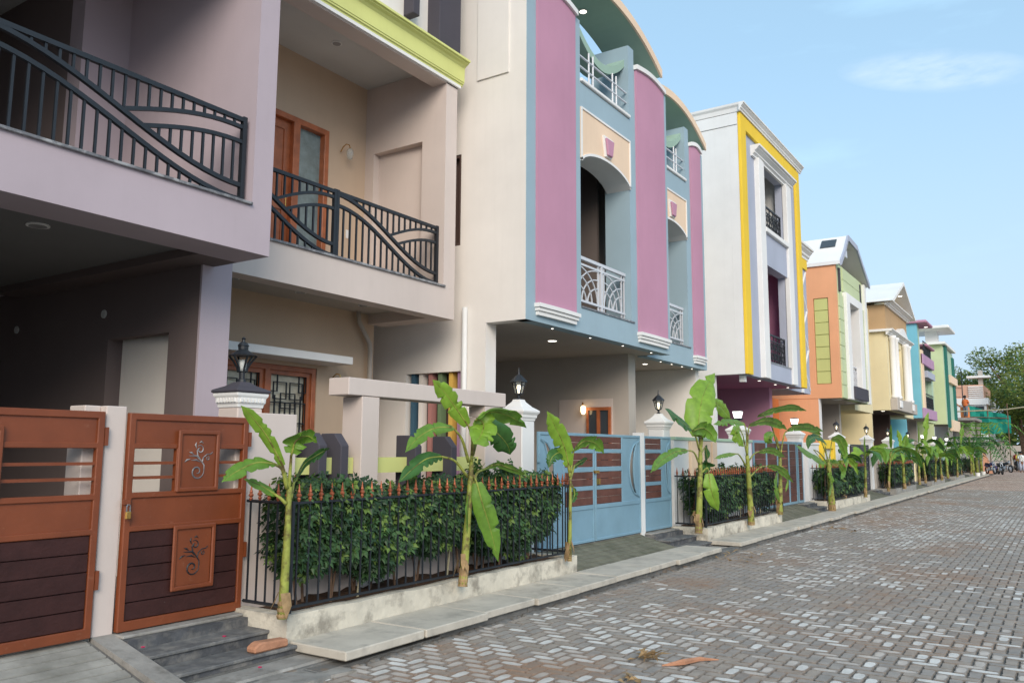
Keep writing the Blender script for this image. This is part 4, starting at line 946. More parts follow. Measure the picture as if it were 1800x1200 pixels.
def slats_gate(x0, x1, c0, c1, label, flipc=1):
    t = thing('gate', label, 'gate', ((x0+x1)/2, FY, GZ)); y = FY-.03; z0, z1 = GZ, 1.86; f = .05
    fr = MB(); fr.solid('y', y-.025, y+.025, x0, x1, z0, z1, [(x0+f, x1-f, z0+f+.02, 1.00), (x0+f, c0, 1.28, 1.60), (c1, x1-f, 1.28, 1.60), (x0+f, x1-f, 1.04, 1.24), (x0+f, x1-f, 1.64, z1-f)])
    fo = obj('frame', fr, M['gate_orange'], t, bevel=.005)
    obj('panel', MB().box(x0+f, x1-f, y-.008, y+.008, 1.04, 1.24), M['gate_orange'], t)
    obj('panel', MB().box(x0+f, x1-f, y-.008, y+.008, 1.64, z1-f), M['gate_orange'], t)
    for a, b in ((x0+f, c0), (c1, x1-f)):
        for k in (1, 2): zz = 1.28+.32*k/3; obj('slat', MB().box(a, b, y-.015, y+.015, zz-.011, zz+.011), M['gate_orange'], t)
    # ornament panels with moulded border
    for za, zb in ((1.27, 1.745), (.53, 1.02)):
        obj('panel_border', MB().solid('y', y-.045, y-.0255, c0, c1, za, zb, [(c0+.035, c1-.035, za+.035, zb-.035)]), M['gate_orange'], t, bevel=.008)
        pn = obj('ornament_panel', MB().box(c0+.035, c1-.035, y-.028, y-.0, za+.035, zb-.035), M['gate_orange'], t)
        flourish(pn, (c0+c1)/2, (za+zb)/2-.01, .175, y-.030, 'marble' if za > 1 else 'iron', flipc)
    obj('seam_light_blocker', MB().box(x0+f+.001, x1-f-.001, y+.0125, y+.016, z0+f+.02, 1.0), M['gate_plank'], t)  # added sheet, stops bright light showing through the plank seams
    pz = [z0+f+.02+(1.0-z0-f-.02)*k/5 for k in range(6)]
    for k in range(5):
        a, b = pz[k]+.003, pz[k+1]-.003
        obj('plank', MB().box(x0+f+.001, x1-f-.001, y-.012, y+.012, a, b), M['gate_plank'], t, bevel=.004)
    return t
g = slats_gate(3.53, 4.60, 3.93, 4.31, 'small rust orange metal gate with curled ornaments above the black stone steps')
for z in (.72, 1.62): obj('hinge', MB().box(4.602, 4.63, FY-.055, FY-.02, z, z+.12), M['gate_orange'], g)
obj('hasp', MB().box(3.50, 3.56, FY-.075, FY-.056, 1.20, 1.235), M['gate_orange'], g)
g = slats_gate(1.78, 3.34, 2.08, 2.66, 'large rust orange metal gate leaf with curled ornaments at the left edge')
for z in (.62, 1.62): obj('hinge', MB().box(3.342, 3.37, FY-.055, FY-.02, z, z+.13), M['gate_orange'], g)
slats_gate(.20, 1.76, .9, 1.48, 'left leaf of the large rust orange gate, outside the left edge of the picture', -1)
t = thing('padlock', 'small brass padlock hanging from the hasp of the small rust orange gate', 'padlock', (3.535, FY-.09, 1.08))
obj('body', MB().box(3.514, 3.556, FY-.102, FY-.080, 1.095, 1.15), M['brass'], t, bevel=.006)
obj('shackle', MB().tube([(3.522, FY-.09, 1.145), (3.522, FY-.09, 1.185), (3.528, FY-.09, 1.198), (3.542, FY-.09, 1.198), (3.548, FY-.09, 1.185), (3.548, FY-.09, 1.145)], .005, 6), M['chrome'], t)

def blue_leaf(x0, x1, label, mirror=False, planks=.56):
    t = thing('gate', label, 'gate', ((x0+x1)/2, FY, GZ)); y = FY; z0, z1 = GZ+.01, 1.85; f = .04; w = x1-x0
    X = (lambda u: x1-u) if mirror else (lambda u: x0+u)
    S = lambda a, b: (min(X(a), X(b)), max(X(a), X(b)))
    rows = [(.83, 1.04), (1.10, 1.30), (1.37, 1.57), (1.63, 1.81)]; pw = w*planks
    hs = [S(f, pw)+r for r in rows]+[S(f, w-f)+(z0+f, .77)]
    obj('frame', MB().solid('y', y-.02, y+.02, x0, x1, z0, z1, hs+[S(pw+.05, w-f)+(.83, 1.81)]), M['gate_blue'], t, bevel=.005)
    a, b = S(f, w-f); obj('panel', MB().box(a, b, y-.006, y+.006, z0+f, .77), M['gate_blue'], t)
    for r in rows:
        a, b = S(f+.001, pw-.001)
        for k in range(2):
            h_ = (r[1]-r[0])/2; obj('plank', MB().box(a, b, y-.012, y+.010, r[0]+k*h_+.003, r[0]+(k+1)*h_-.003), M['plank2'], t, bevel=.003)
    # crescent panel
    a, b = S(pw+.05, w-f); ww = b-a; s = -1 if not mirror else 1; ex = b if not mirror else a
    n = 16; us = []; p = MB()
    zc, hh = 1.32, .44
    outer = [(ex+s*(ww*.62)*math.sqrt(max(0, 1-((z-zc)/hh)**2)), z) for z in [zc-hh+2*hh*i/n for i in range(n+1)]]
    inner = [(ex+s*(ww*.36)*math.sqrt(max(0, 1-((z-zc)/hh)**2)), z) for z in [zc-hh+2*hh*i/n for i in range(n+1)]]
    for pts, r in ((outer, .016), (inner, .013)): p.tube([(u, y-.012, z) for u, z in pts], r, 5)
    obj('crescent', p, M['gate_blue'], t)
    q = MB(); far = a if not mirror else b
    for i in range(n):
        (u0, za), (u1, zb) = outer[i], outer[i+1]; q.prism([(far, za), (u0, za), (u1, zb), (far, zb)], 'y', y-.005, y+.005)
        (v0, _), (v1, _2) = inner[i], inner[i+1]; q.prism([(ex, za), (v0, za), (v1, zb), (ex, zb)], 'y', y-.005, y+.005)
    q.box(a, b, y-.005, y+.005, .83, zc-hh); q.box(a, b, y-.005, y+.005, zc+hh, 1.81)
    obj('crescent_panel', q, M['gate_blue'], t)
    return t
g = blue_leaf(9.29, 10.835, 'left leaf of the powder blue gate with brown planks and a crescent cut-out', True)
obj('hinge', MB().box(9.26, 9.289, FY-.05, FY-.01, .9, 1.02).box(9.26, 9.289, FY-.05, FY-.01, 1.45, 1.57), M['gate_blue'], g)
g = blue_leaf(10.86, 12.42, 'right leaf of the powder blue gate, joined at a latch to the left leaf')
obj('latch', MB().box(10.80, 10.93, FY-.05, FY-.021, 1.28, 1.32).box(10.90, 10.96, FY-.05, FY-.021, 1.12, 1.20), M['brass'], g)
blue_leaf(12.57, 13.68, 'small powder blue gate with brown planks right of the white post', False, .62)
single('gate_post', MB().box(12.43, 12.555, FY-.03, FY+.12, GZ-.1, 1.90), M['white'], 'slim white post between the large and the small powder blue gates', 'gate post')
def plank_gate(x0, x1, pm, fm, label, vs=(.3, .6), step=.16):
    t = thing('gate', label, 'gate', ((x0+x1)/2, FY, GZ)); w = x1-x0; y = FY
    fr = MB(); cuts = [0]+list(vs)+[1]; hs = []
    for a, b in zip(cuts[:-1], cuts[1:]): hs.append((x0+w*a+.05, x0+w*b-.05, GZ+.07, 1.80))
    obj('frame', MB().solid('y', y-.02, y+.02, x0, x1, GZ+.01, 1.86, hs), M[fm], t, bevel=.005)
    for a, b, c, d in hs:
        n = max(3, int((d-c)/step))
        for k in range(n): obj('plank', MB().box(a, b, y-.012, y+.01, c+(d-c)*k/n+.004, c+(d-c)*(k+1)/n-.004), M[pm], t)
    return t
plank_gate(18.35, 21.85, 'plank2', 'gate_blue', 'reddish brown plank gate with grey blue uprights before the white and yellow house', (.27, .52, .80))
plank_gate(21.98, 22.45, 'plank2', 'gate_blue', 'narrow reddish brown plank side gate of the white and yellow house', ())
plank_gate(28.45, 31.4, 'charcoal', 'iron', 'dark grey gate before the orange house carport', (.5,))
plank_gate(37.9, 41.0, 'charcoal', 'iron', 'dark gate before the butter yellow house carport', (.5,))
plank_gate(47.3, 50.4, 'charcoal', 'lilacgrey', 'grey gate before the sky blue house carport', (.5,))
plank_gate(57.6, 61.0, 'charcoal', 'iron', 'dark gate before the last pale green house', (.5,))
LEAVES = {
 'b1': ((4.441, 5.02, 0.442), (4.451, 5.02, 1.314), [
  ('b', 0.1, 180, [(4.452, 5.02, 1.301), (4.39, 5.01, 1.446)], [(4.369, 5.0, 1.476), (4.201, 4.99, 1.69), (4.053, 4.98, 1.825), (3.927, 4.97, 1.916)]),
  ('m', 0.2, 35, [(4.457, 5.02, 1.301), (4.431, 4.98, 1.554)], [(4.401, 4.94, 1.567), (4.4, 4.9, 1.663), (4.476, 4.86, 1.703), (4.546, 4.82, 1.651)]),
  ('m', 0.12, 50, [(4.435, 5.02, 1.302), (4.368, 5.003, 1.446), (4.274, 4.987, 1.49)], [(4.254, 4.97, 1.491), (4.075, 4.953, 1.501), (3.889, 4.937, 1.439), (3.756, 4.92, 1.371)]),
  ('m', 0.09, 60, [(4.435, 5.02, 1.185), (4.394, 5.04, 1.229), (4.36, 5.06, 1.256)], [(4.378, 5.08, 1.254), (4.26, 5.1, 1.322), (4.104, 5.12, 1.381)]),
  ('d', 0.13, 60, [(4.478, 5.02, 1.226), (4.546, 5.07, 1.332)], [(4.597, 5.12, 1.338), (4.742, 5.17, 1.483), (4.929, 5.22, 1.556), (5.117, 5.27, 1.614)]),
 ]),
 'b2': ((6.684, 5.0, 0.281), (6.801, 5.0, 1.481), [
  ('b', 0.19, 180, [(6.811, 5.0, 1.481), (6.838, 5.017, 1.722), (6.78, 5.033, 1.864)], [(6.803, 5.05, 1.854), (6.63, 5.067, 2.014), (6.463, 5.083, 2.165), (6.284, 5.1, 2.282)]),
  ('m', 0.27, 20, [(6.819, 5.0, 1.55), (6.776, 4.95, 1.749), (6.743, 4.9, 1.901)], [(6.675, 4.85, 1.898), (6.848, 4.8, 1.983), (7.115, 4.75, 1.952), (7.375, 4.7, 1.836)]),
  ('d', 0.28, 180, [(6.829, 5.0, 1.55), (6.979, 5.033, 1.782), (7.126, 5.067, 1.875)], [(7.173, 5.1, 1.877), (7.468, 5.133, 1.781), (7.708, 5.167, 1.66), (7.816, 5.2, 1.553)]),
  ('b', 0.28, 180, [(6.819, 5.0, 1.578), (6.823, 4.95, 1.836)], [(6.753, 4.9, 1.919), (6.802, 4.85, 1.862), (6.685, 4.8, 1.746), (6.495, 4.75, 1.661)]),
  ('m', 0.14, 55, [(6.762, 5.0, 1.482), (6.644, 5.0, 1.707), (6.492, 5.0, 1.822)], [(6.492, 5.0, 1.822), (6.217, 5.0, 1.809), (5.967, 5.0, 1.714), (5.787, 5.0, 1.577)]),
  ('d', 0.15, 60, [(6.746, 5.0, 1.335), (6.559, 5.017, 1.494), (6.362, 5.033, 1.539)], [(6.383, 5.05, 1.539), (6.179, 5.067, 1.518), (5.994, 5.083, 1.424), (5.817, 5.1, 1.303)]),
  ('m', 0.09, 50, [(6.844, 5.0, 1.265), (6.935, 5.025, 1.365), (7.06, 5.05, 1.397)], [(7.095, 5.075, 1.396), (7.391, 5.1, 1.451), (7.739, 5.125, 1.397), (8.109, 5.15, 1.313)]),
  ('m', 0.21, 180, [(6.842, 5.0, 1.35), (6.837, 4.96, 1.294)], [(6.792, 4.92, 1.28), (6.838, 4.88, 1.072), (6.923, 4.84, 0.818), (7.01, 4.8, 0.495)]),
  ('m', 0.08, 90, [(6.786, 5.0, 1.267), (6.752, 4.988, 1.156)], [(6.736, 4.975, 1.146), (6.693, 4.962, 0.993), (6.69, 4.95, 0.785)]),
 ]),
 'b3': ((8.8, 5.0, 0.364), (8.821, 5.0, 1.308), [
  ('b', 0.22, 180, [(8.821, 5.0, 1.287), (8.795, 5.0, 1.444)], [(8.795, 5.0, 1.424), (8.686, 5.0, 1.648), (8.485, 5.0, 1.867), (8.277, 5.0, 2.06)]),
  ('m', 0.2, 50, [(8.836, 5.0, 1.341), (8.872, 4.98, 1.601)], [(8.837, 4.96, 1.601), (9.045, 4.94, 1.713), (9.306, 4.92, 1.702), (9.529, 4.9, 1.567)]),
  ('d', 0.16, 60, [(8.808, 5.0, 1.342), (8.761, 5.02, 1.546)], [(8.824, 5.04, 1.546), (8.667, 5.06, 1.58), (8.527, 5.08, 1.519), (8.481, 5.1, 1.399)]),
  ('d', 0.12, 60, [(8.835, 5.0, 1.273), (9.024, 5.05, 1.42)], [(9.084, 5.1, 1.405), (9.351, 5.15, 1.458), (9.642, 5.2, 1.499)]),
  ('d', 0.1, 80, [(8.835, 5.0, 1.205), (8.904, 5.0, 1.149)], [(8.904, 5.0, 1.149), (8.932, 5.0, 1.066), (8.847, 5.0, 0.975)]),
 ]),
 'b4': ((13.003, 5.0, 0.295), (13.172, 5.0, 1.678), [
  ('b', 0.5, 180, [(13.168, 5.0, 1.631), (13.159, 5.01, 1.864)], [(13.157, 5.02, 1.836), (13.233, 5.03, 2.195), (13.524, 5.04, 2.592), (14.108, 5.05, 2.98)]),
  ('b', 0.26, 180, [(13.223, 5.0, 1.678), (13.494, 5.02, 2.157), (13.898, 5.04, 2.437)], [(14.068, 5.06, 2.466), (14.526, 5.08, 2.367), (15.001, 5.1, 2.211)]),
  ('d', 0.26, 60, [(13.117, 5.0, 1.631), (12.903, 4.98, 1.859), (12.637, 4.96, 1.972)], [(12.586, 4.94, 1.97), (12.051, 4.92, 2.087), (11.486, 4.9, 2.236)]),
  ('m', 0.15, 60, [(13.102, 5.0, 1.4), (12.844, 4.983, 1.584), (12.488, 4.967, 1.62)], [(12.446, 4.95, 1.62), (11.9, 4.933, 1.584), (11.322, 4.917, 1.452), (10.939, 4.9, 1.296)]),
  ('m', 0.24, 70, [(13.172, 5.0, 1.678), (13.136, 4.96, 1.956)], [(12.653, 4.92, 1.927), (12.978, 4.88, 1.979), (13.255, 4.84, 1.893), (13.348, 4.8, 1.745)]),
  ('d', 0.3, 90, [(13.217, 5.0, 1.585), (13.474, 5.025, 1.68)], [(13.541, 5.05, 1.68), (13.673, 5.075, 1.46), (13.643, 5.1, 1.231)]),
  ('b', 0.25, 180, [(13.221, 5.0, 1.26), (13.354, 4.96, 1.332), (13.32, 4.92, 1.259)], [(13.211, 4.88, 1.244), (13.211, 4.84, 0.942), (13.396, 4.8, 0.632)]),
 ]),
 'b5': ((15.721, 5.0, 0.24), (15.581, 5.0, 1.534), [
  ('m', 0.2, 55, [(15.615, 5.0, 1.534), (15.64, 4.983, 1.962), (15.706, 4.967, 2.114)], [(15.654, 4.95, 2.113), (16.586, 4.933, 2.218), (17.312, 4.917, 2.183), (18.041, 4.9, 2.072)]),
  ('m', 0.16, 55, [(15.581, 5.0, 1.534), (15.652, 5.02, 1.963), (15.596, 5.04, 2.134)], [(15.657, 5.06, 2.136), (14.905, 5.08, 2.145), (14.063, 5.1, 2.069)]),
  ('b', 0.25, 85, [(15.581, 5.0, 1.534), (15.322, 4.98, 1.903)], [(15.077, 4.96, 2.034), (14.755, 4.94, 1.943), (14.936, 4.92, 1.823), (15.12, 4.9, 1.691)]),
  ('m', 0.14, 55, [(15.64, 5.0, 1.108), (16.264, 4.98, 1.291), (16.762, 4.96, 1.329)], [(16.695, 4.94, 1.33), (17.488, 4.92, 1.228), (18.372, 4.9, 0.948)]),
  ('m', 0.09, 50, [(15.526, 5.0, 1.322), (15.151, 5.0, 1.535), (14.899, 5.0, 1.566)], [(14.899, 5.0, 1.566), (14.378, 5.0, 1.536), (13.799, 5.0, 1.479)]),
  ('m', 0.15, 60, [(15.672, 5.0, 1.427), (16.035, 5.0, 1.566), (16.365, 5.0, 1.61)], [(16.365, 5.0, 1.61), (17.13, 5.0, 1.635), (18.152, 5.0, 1.493)]),
 ]),
 'b6': ((17.806, 5.05, 0.431), (17.948, 5.05, 1.529), [
  ('m', 0.2, 60, [(17.991, 5.05, 1.529), (18.248, 5.033, 1.955), (18.516, 5.017, 2.084)], [(18.454, 5.0, 2.082), (19.098, 4.983, 2.161), (20.291, 4.967, 2.166), (21.496, 4.95, 2.112)]),
  ('m', 0.2, 60, [(17.948, 5.05, 1.529), (17.78, 5.05, 1.863), (17.467, 5.05, 2.001)], [(17.467, 5.05, 2.001), (17.132, 5.05, 1.878), (17.441, 5.05, 1.788)]),
  ('m', 0.2, 55, [(17.837, 5.05, 1.649), (17.424, 5.067, 2.177), (16.91, 5.083, 2.358)], [(16.696, 5.1, 2.327), (17.839, 5.117, 2.48), (19.252, 5.133, 2.606), (20.779, 5.15, 2.593)]),
  ('m', 0.22, 90, [(17.875, 5.05, 1.291), (17.688, 5.025, 1.176)], [(17.515, 5.0, 1.156), (17.312, 4.975, 0.896), (17.469, 4.95, 0.58)]),
  ('b', 0.16, 90, [(18.045, 5.05, 1.289), (18.294, 5.025, 1.225)], [(18.247, 5.0, 1.226), (18.211, 4.975, 0.987), (17.914, 4.95, 0.759)]),
 ]),
 'b7': ((22.249, 5.0, 0.138), (22.052, 5.0, 1.351), [
  ('m', 0.26, 60, [(22.113, 5.0, 1.35), (22.437, 4.98, 1.885)], [(22.361, 4.96, 1.956), (23.107, 4.94, 1.938), (23.622, 4.92, 1.596), (23.627, 4.9, 1.097)]),
  ('m', 0.26, 60, [(21.931, 5.0, 1.352), (21.07, 4.98, 1.593), (20.446, 4.96, 1.659)], [(21.315, 4.94, 1.358), (19.996, 4.92, 1.527), (18.492, 4.9, 1.775)]),
  ('d', 0.22, 60, [(21.991, 5.0, 1.352), (21.862, 5.02, 1.807)], [(22.07, 5.04, 1.809), (21.475, 5.06, 1.971), (20.655, 5.08, 1.904), (20.482, 5.1, 1.659)]),
  ('m', 0.22, 90, [(22.091, 5.0, 1.237), (22.015, 4.975, 1.096)], [(21.904, 4.95, 1.099), (21.921, 4.925, 0.817), (21.513, 4.9, 0.526)]),
  ('m', 0.18, 60, [(22.113, 5.0, 1.35), (22.91, 5.0, 1.226)], [(23.255, 5.0, 1.296), (23.689, 5.0, 1.095), (23.373, 5.0, 0.891)]),
  ('m', 0.2, 60, [(22.01, 5.0, 1.451), (21.44, 5.05, 2.013)], [(19.545, 5.1, 2.174), (20.771, 5.15, 2.207), (22.378, 5.2, 2.031)]),
 ]),
}
# ================================================================== planters, spiked fences, hedges
bar_me = mesh_of('bar', MB().box(-.0062, .0062, -.0062, .0062, .36, 1.185), M['iron'])
fin_me = mesh_of('finial', MB().lathe(0, 0, [(.010, 1.185), (.014, 1.195), (.020, 1.205), (.012, 1.218), (.024, 1.228), (.026, 1.238), (.013, 1.252), (.017, 1.262), (.011, 1.275), (.003, 1.325)], 7), M['copper'])
def fence(x0, x1, label, near=True, step=.1185, color=True):
    t = thing('spiked_fence', label, 'fence', ((x0+x1)/2, 5.15, .3), 'spiked fences round the planters')
    r = MB(); ya, yb = 5.15, 5.70
    for z, w in ((1.175, .009), (.372, .010)):
        r.tube([(x0, ya, z), (x1, ya, z)], w, 4); r.tube([(x0, ya, z), (x0, yb, z)], w, 4); r.tube([(x1, ya, z), (x1, yb, z)], w, 4)
    for x in (x0, x1): r.box(x-.014, x+.014, ya-.014, ya+.014, .325, 1.19)
    obj('rail', r, M['iron'], t)
    n = int((x1-x0)/step); pts = [(x0+(x1-x0)*(k+.5)/n, ya) for k in range(n)]
    m_ = 5; pts += [(x0, ya+(yb-ya)*(k+.6)/m_) for k in range(m_)]+[(x1, ya+(yb-ya)*(k+.6)/m_) for k in range(m_)]
    if near:
        for k, (x, y) in enumerate(pts):
            b = inst('bar', bar_me, t, (x, y, 0)); f = inst('finial', fin_me, b, (x, y, 0)); f.rotation_euler.z = k
            f.scale = (.85, .85, 1.0 if k % 9 != 5 else .99)
    else:
        q = MB(); f = MB()
        for x, y in pts: q.box(x-.006, x+.006, y-.006, y+.006, .36, 1.185); f.lathe(x, y, [(.010, 1.185), (.018, 1.22), (.010, 1.25), (.003, 1.31)], 5)
        obj('bars', q, M['iron'], t, kind='stuff'); obj('finials', f, M['copper' if color else 'iron'], t, kind='stuff')
    return t
def planter(x0, x1, label, m='planterwall'):
    t = thing('planter', label, 'planter', ((x0+x1)/2, 5.4, 0), 'low planters along the pavement')
    a, b = x0-.07, x1+.07; s = MB()
    n = 24; rr = random.Random(int(x0*10)); us = [a+(b-a)*k/n for k in range(n+1)]
    s.strip(us, [-.05]*(n+1), [.325+rr.uniform(-.008, .006) for _ in us], 5.09, 5.21, bow=[rr.uniform(-.006, .008) for _ in us])
    s.box(a, a+.13, 5.21, FY, -.05, .32).box(b-.13, b, 5.21, FY, -.05, .32)
    obj('kerb_wall', s, M[m], t)
    g = MB(); nx, ny = max(8, int((x1-x0)/.12)), 5; i0 = len(g.v)
    for i in range(nx+1):
        for j in range(ny+1): g.v.append((x0+.05+(x1-x0-.1)*i/nx, 5.21+(FY-5.21)*j/ny, .285+rr.uniform(-.012, .035)))
    for i in range(nx):
        for j in range(ny): k = i0+i*(ny+1)+j; g.face((k, k+ny+1, k+ny+2, k+1))
    obj('soil', g, M['soil'], t)
    return t
HL = [M['hleaf1'], M['hleaf2'], M['hleaf3']]
def hedge(x0, x1, label, n, seed, h=1.34, zf=None, ls=.05, per=6):
    rr = random.Random(seed)
    t = thing('hedge', label, 'hedge', ((x0+x1)/2, 5.45, .3), 'leafy hedges inside the fences')
    q = MB()
    ph = [rr.uniform(0, 6.28) for _ in range(4)]
    def top(x): return h-.06+.05*math.sin(x*2.1+ph[0])+.04*math.sin(x*5.3+ph[1])
    def bot(x): return (zf(x) if zf else .62+.10*math.sin(x*1.7+ph[2])+.07*math.sin(x*4.1+ph[3]))
    shoots = [(rr.uniform(x0+.2, x1-.2), rr.uniform(.05, .14)) for _ in range(int((x1-x0)*2.5))]
    for _ in range(n):
        x = rr.uniform(x0+.1, x1-.1); b, tp = bot(x), top(x)+max([0]+[a*max(0, 1-abs(x-c_)/.09) for c_, a in shoots])
        z = b+(tp-b)*rr.random()**.8; e = min(1, (z-b)/.2+.25)
        y = 5.43+rr.choice((-1, -1, 1))*.27*e*math.sqrt(rr.random())
        z += rr.uniform(-.03, .05); c = Vector((x, y, z))
        out = Vector((rr.uniform(-.6, .6), -.5 if y < 5.43 else .5, rr.uniform(.0, .8))).normalized()
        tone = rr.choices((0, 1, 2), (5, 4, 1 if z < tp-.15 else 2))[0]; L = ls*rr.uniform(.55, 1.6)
        a = out.orthogonal().normalized(); b_ = out.cross(a); a0 = rr.random()*6
        for k in range(per):
            an = a0+k*2*PI/per+rr.uniform(-.3, .3); d = (a*math.cos(an)+b_*math.sin(an)+out*rr.uniform(-.1, .5)+Vector((0, 0, -.25))).normalized()
            sd_ = d.cross(out).normalized()*L*.32; m1 = c+d*L*.55+out*L*.08; tipp = c+d*L*1.15-Vector((0, 0, L*.2)); st = c+d*L*.12
            q.cm = tone; i = len(q.v); q.v += [tuple(st), tuple(m1+sd_-out*L*.1), tuple(tipp), tuple(m1-sd_-out*L*.1), tuple(m1)]
            q.face((i, i+1, i+4)); q.face((i+1, i+2, i+4)); q.face((i+2, i+3, i+4)); q.face((i+3, i, i+4))
    q.cm = 0
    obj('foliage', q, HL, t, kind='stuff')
    ns = int((x1-x0)/.24)
    for k in range(ns):
        x = x0+.25+(x1-x0-.4)*k/ns+rr.uniform(-.05, .05); y = 5.45+rr.uniform(-.1, .12); s = MB()
        for _ in range(rr.choice((1, 2, 2))):
            dx, dy = rr.uniform(-.16, .16), rr.uniform(-.08, .1)
            s.tube([(x, y, .27), (x+dx*.4, y+dy*.4, .55), (x+dx, y+dy, 1.0)], [.014, .011, .005], 5)
        obj('stem', s, M['palebark'] if k % 6 == 3 else M['bark'], t)
    return t
def zf1(x):
    b = .55+.07*math.sin(x*3)+.05*math.sin(x*7.3)
    if x < 5.2: b = .50+abs(x-4.95)*.4
    if x > 7.9: b = .47+.1*math.sin(x*6)
    if x > 8.8: b = .7
    return b
planter(4.62, 9.08, 'first whitewashed planter kerb, between the black stone steps and the powder blue gate')
fence(4.62, 9.08, 'black fence with copper spear tips round the first hedge')
hedge(4.66, 9.0, 'dense dark leafy hedge with bare stems behind the first copper tipped fence', 7800, 5, 1.32, zf1, .047, 5)
planter(13.75, 18.0, 'second planter kerb, right of the small powder blue gate')
fence(13.75, 18.0, 'black fence with copper spear tips round the second hedge, right of the powder blue gate')
hedge(13.85, 17.9, 'leafy green hedge behind the second fence right of the powder blue gate', 3600, 6, 1.25, lambda x: .50+.12*math.sin(x*2), .055, 5)
FN = [(23.1, 27.6, 'third', 'beyond the reddish brown gate', True), (32.6, 37.3, 'fourth', 'beyond the orange house', False), (42.2, 46.9, 'fifth', 'before the blue house side wall', False), (51.7, 56.9, 'sixth', 'before the sky blue house', False), (62.2, 66.5, 'last', 'at the end of the row', False)]
for k, (a, b, w, wh, nr) in enumerate(FN):
    planter(a, b, '%s planter kerb, %s' % (w, wh), 'concrete' if k else 'planterwall')
    fence(a, b, '%s dark spiked fence, %s' % (w, wh), False, .14 if k < 2 else .2, k < 2)
    hedge(a+.1, b-.1, '%s dark hedge, inside the spiked fence %s' % (w, wh), 1000-150*k, 20+k, 1.2, lambda x: .45+.1*math.sin(x*3), .10, 5)

# ================================================================== banana plants
LT = {'b': 'leafbright', 'm': 'leafmid', 'd': 'leafdark'}
def smooth(pts, n):
    P = [Vector(p) for p in pts]; P = [P[0]*2-P[1]]+P+[P[-1]*2-P[-2]]; out = []
    for i in range(n+1):
        u = i/n*(len(P)-3); k = min(int(u), len(P)-4); f = u-k; a, b, c, d = P[k:k+4]
        out.append(.5*((2*b)+(-a+c)*f+(2*a-5*b+4*c-d)*f*f+(-a+3*b-3*c+d)*f**3))
    return out
def banana_leaf(t, tone, w, roll, pet, bl, rr, sub=30):
    c = smooth(bl, sub); q = MB(); n = len(c)
    roll = math.radians(roll)*rr.choice((1,)); prev = None; rows = []
    tear = [0]*n, [0]*n
    for s in (0, 1):
        for _ in range(rr.randint(1, 5)): tear[s][rr.randint(3, n-3)] = rr.uniform(.12, .75)
    for k, p in enumerate(c):
        tg = (c[min(k+1, n-1)]-c[max(k-1, 0)]).normalized(); f = k/(n-1)
        s = tg.cross(Vector((0, 0, 1)))
        if s.length < .12: s = prev or tg.orthogonal()
        s.normalize()
        if prev and s.dot(prev) < 0: s = -s
        if prev: s = (s*.45+prev*.55).normalized()
        prev = s.copy()
        nrm = s.cross(tg).normalized()
        # roll towards the vertical-plane normal so a hanging blade can face the street
        sr = (s*math.cos(roll)+nrm*math.sin(roll)); nr = (nrm*math.cos(roll)-s*math.sin(roll))
        if roll > 3:   # blade hanging or standing square to the street
            fc = Vector((-.78, -.62, .1)); sr = tg.cross(fc).normalized(); nr = sr.cross(tg).normalized()
        prof = (math.sin(PI*min(1, f*.93+.07))**.55)*(1 if f < .75 else 1-((f-.75)/.25)**2*.85)
        hw = w/2*prof
        for sg, tr in ((1, tear[0]), (-1, tear[1])):
            wav = 1+.025*math.sin(k*1.1+sg)+rr.uniform(-.018, .018)
            e = 1-tr[k]
            m_ = p+sr*(sg*hw*.5)+nr*(hw*.16); ed = p+sr*(sg*hw*wav*e)-nr*(hw*(.12+.12*math.sin(k*.45+sg*2)))
            rows.append((m_, ed))
    for k in range(n-1):
        for s in (0, 1):
            m0, e0 = rows[2*k+s]; m1, e1 = rows[2*k+2+s]; i = len(q.v)
            q.v += [tuple(c[k]), tuple(m0), tuple(e0), tuple(c[k+1]), tuple(m1), tuple(e1)]
            q.face((i, i+1, i+4, i+3)); q.face((i+1, i+2, i+5, i+4))
    lf = obj('leaf', q, M[LT[tone]], t, smooth=True)
    md = MB(); pts = smooth(pet, 8) if len(pet) > 1 else []
    md.tube(pts+c[:-1:2], [.017-.008*i/max(1, len(pts)) for i in range(len(pts))]+[.0085*(1-i/len(c[:-1:2]))+.001 for i in range(len(c[:-1:2]))], 6)
    obj('midrib', md, M['stemb'], lf, smooth=True)
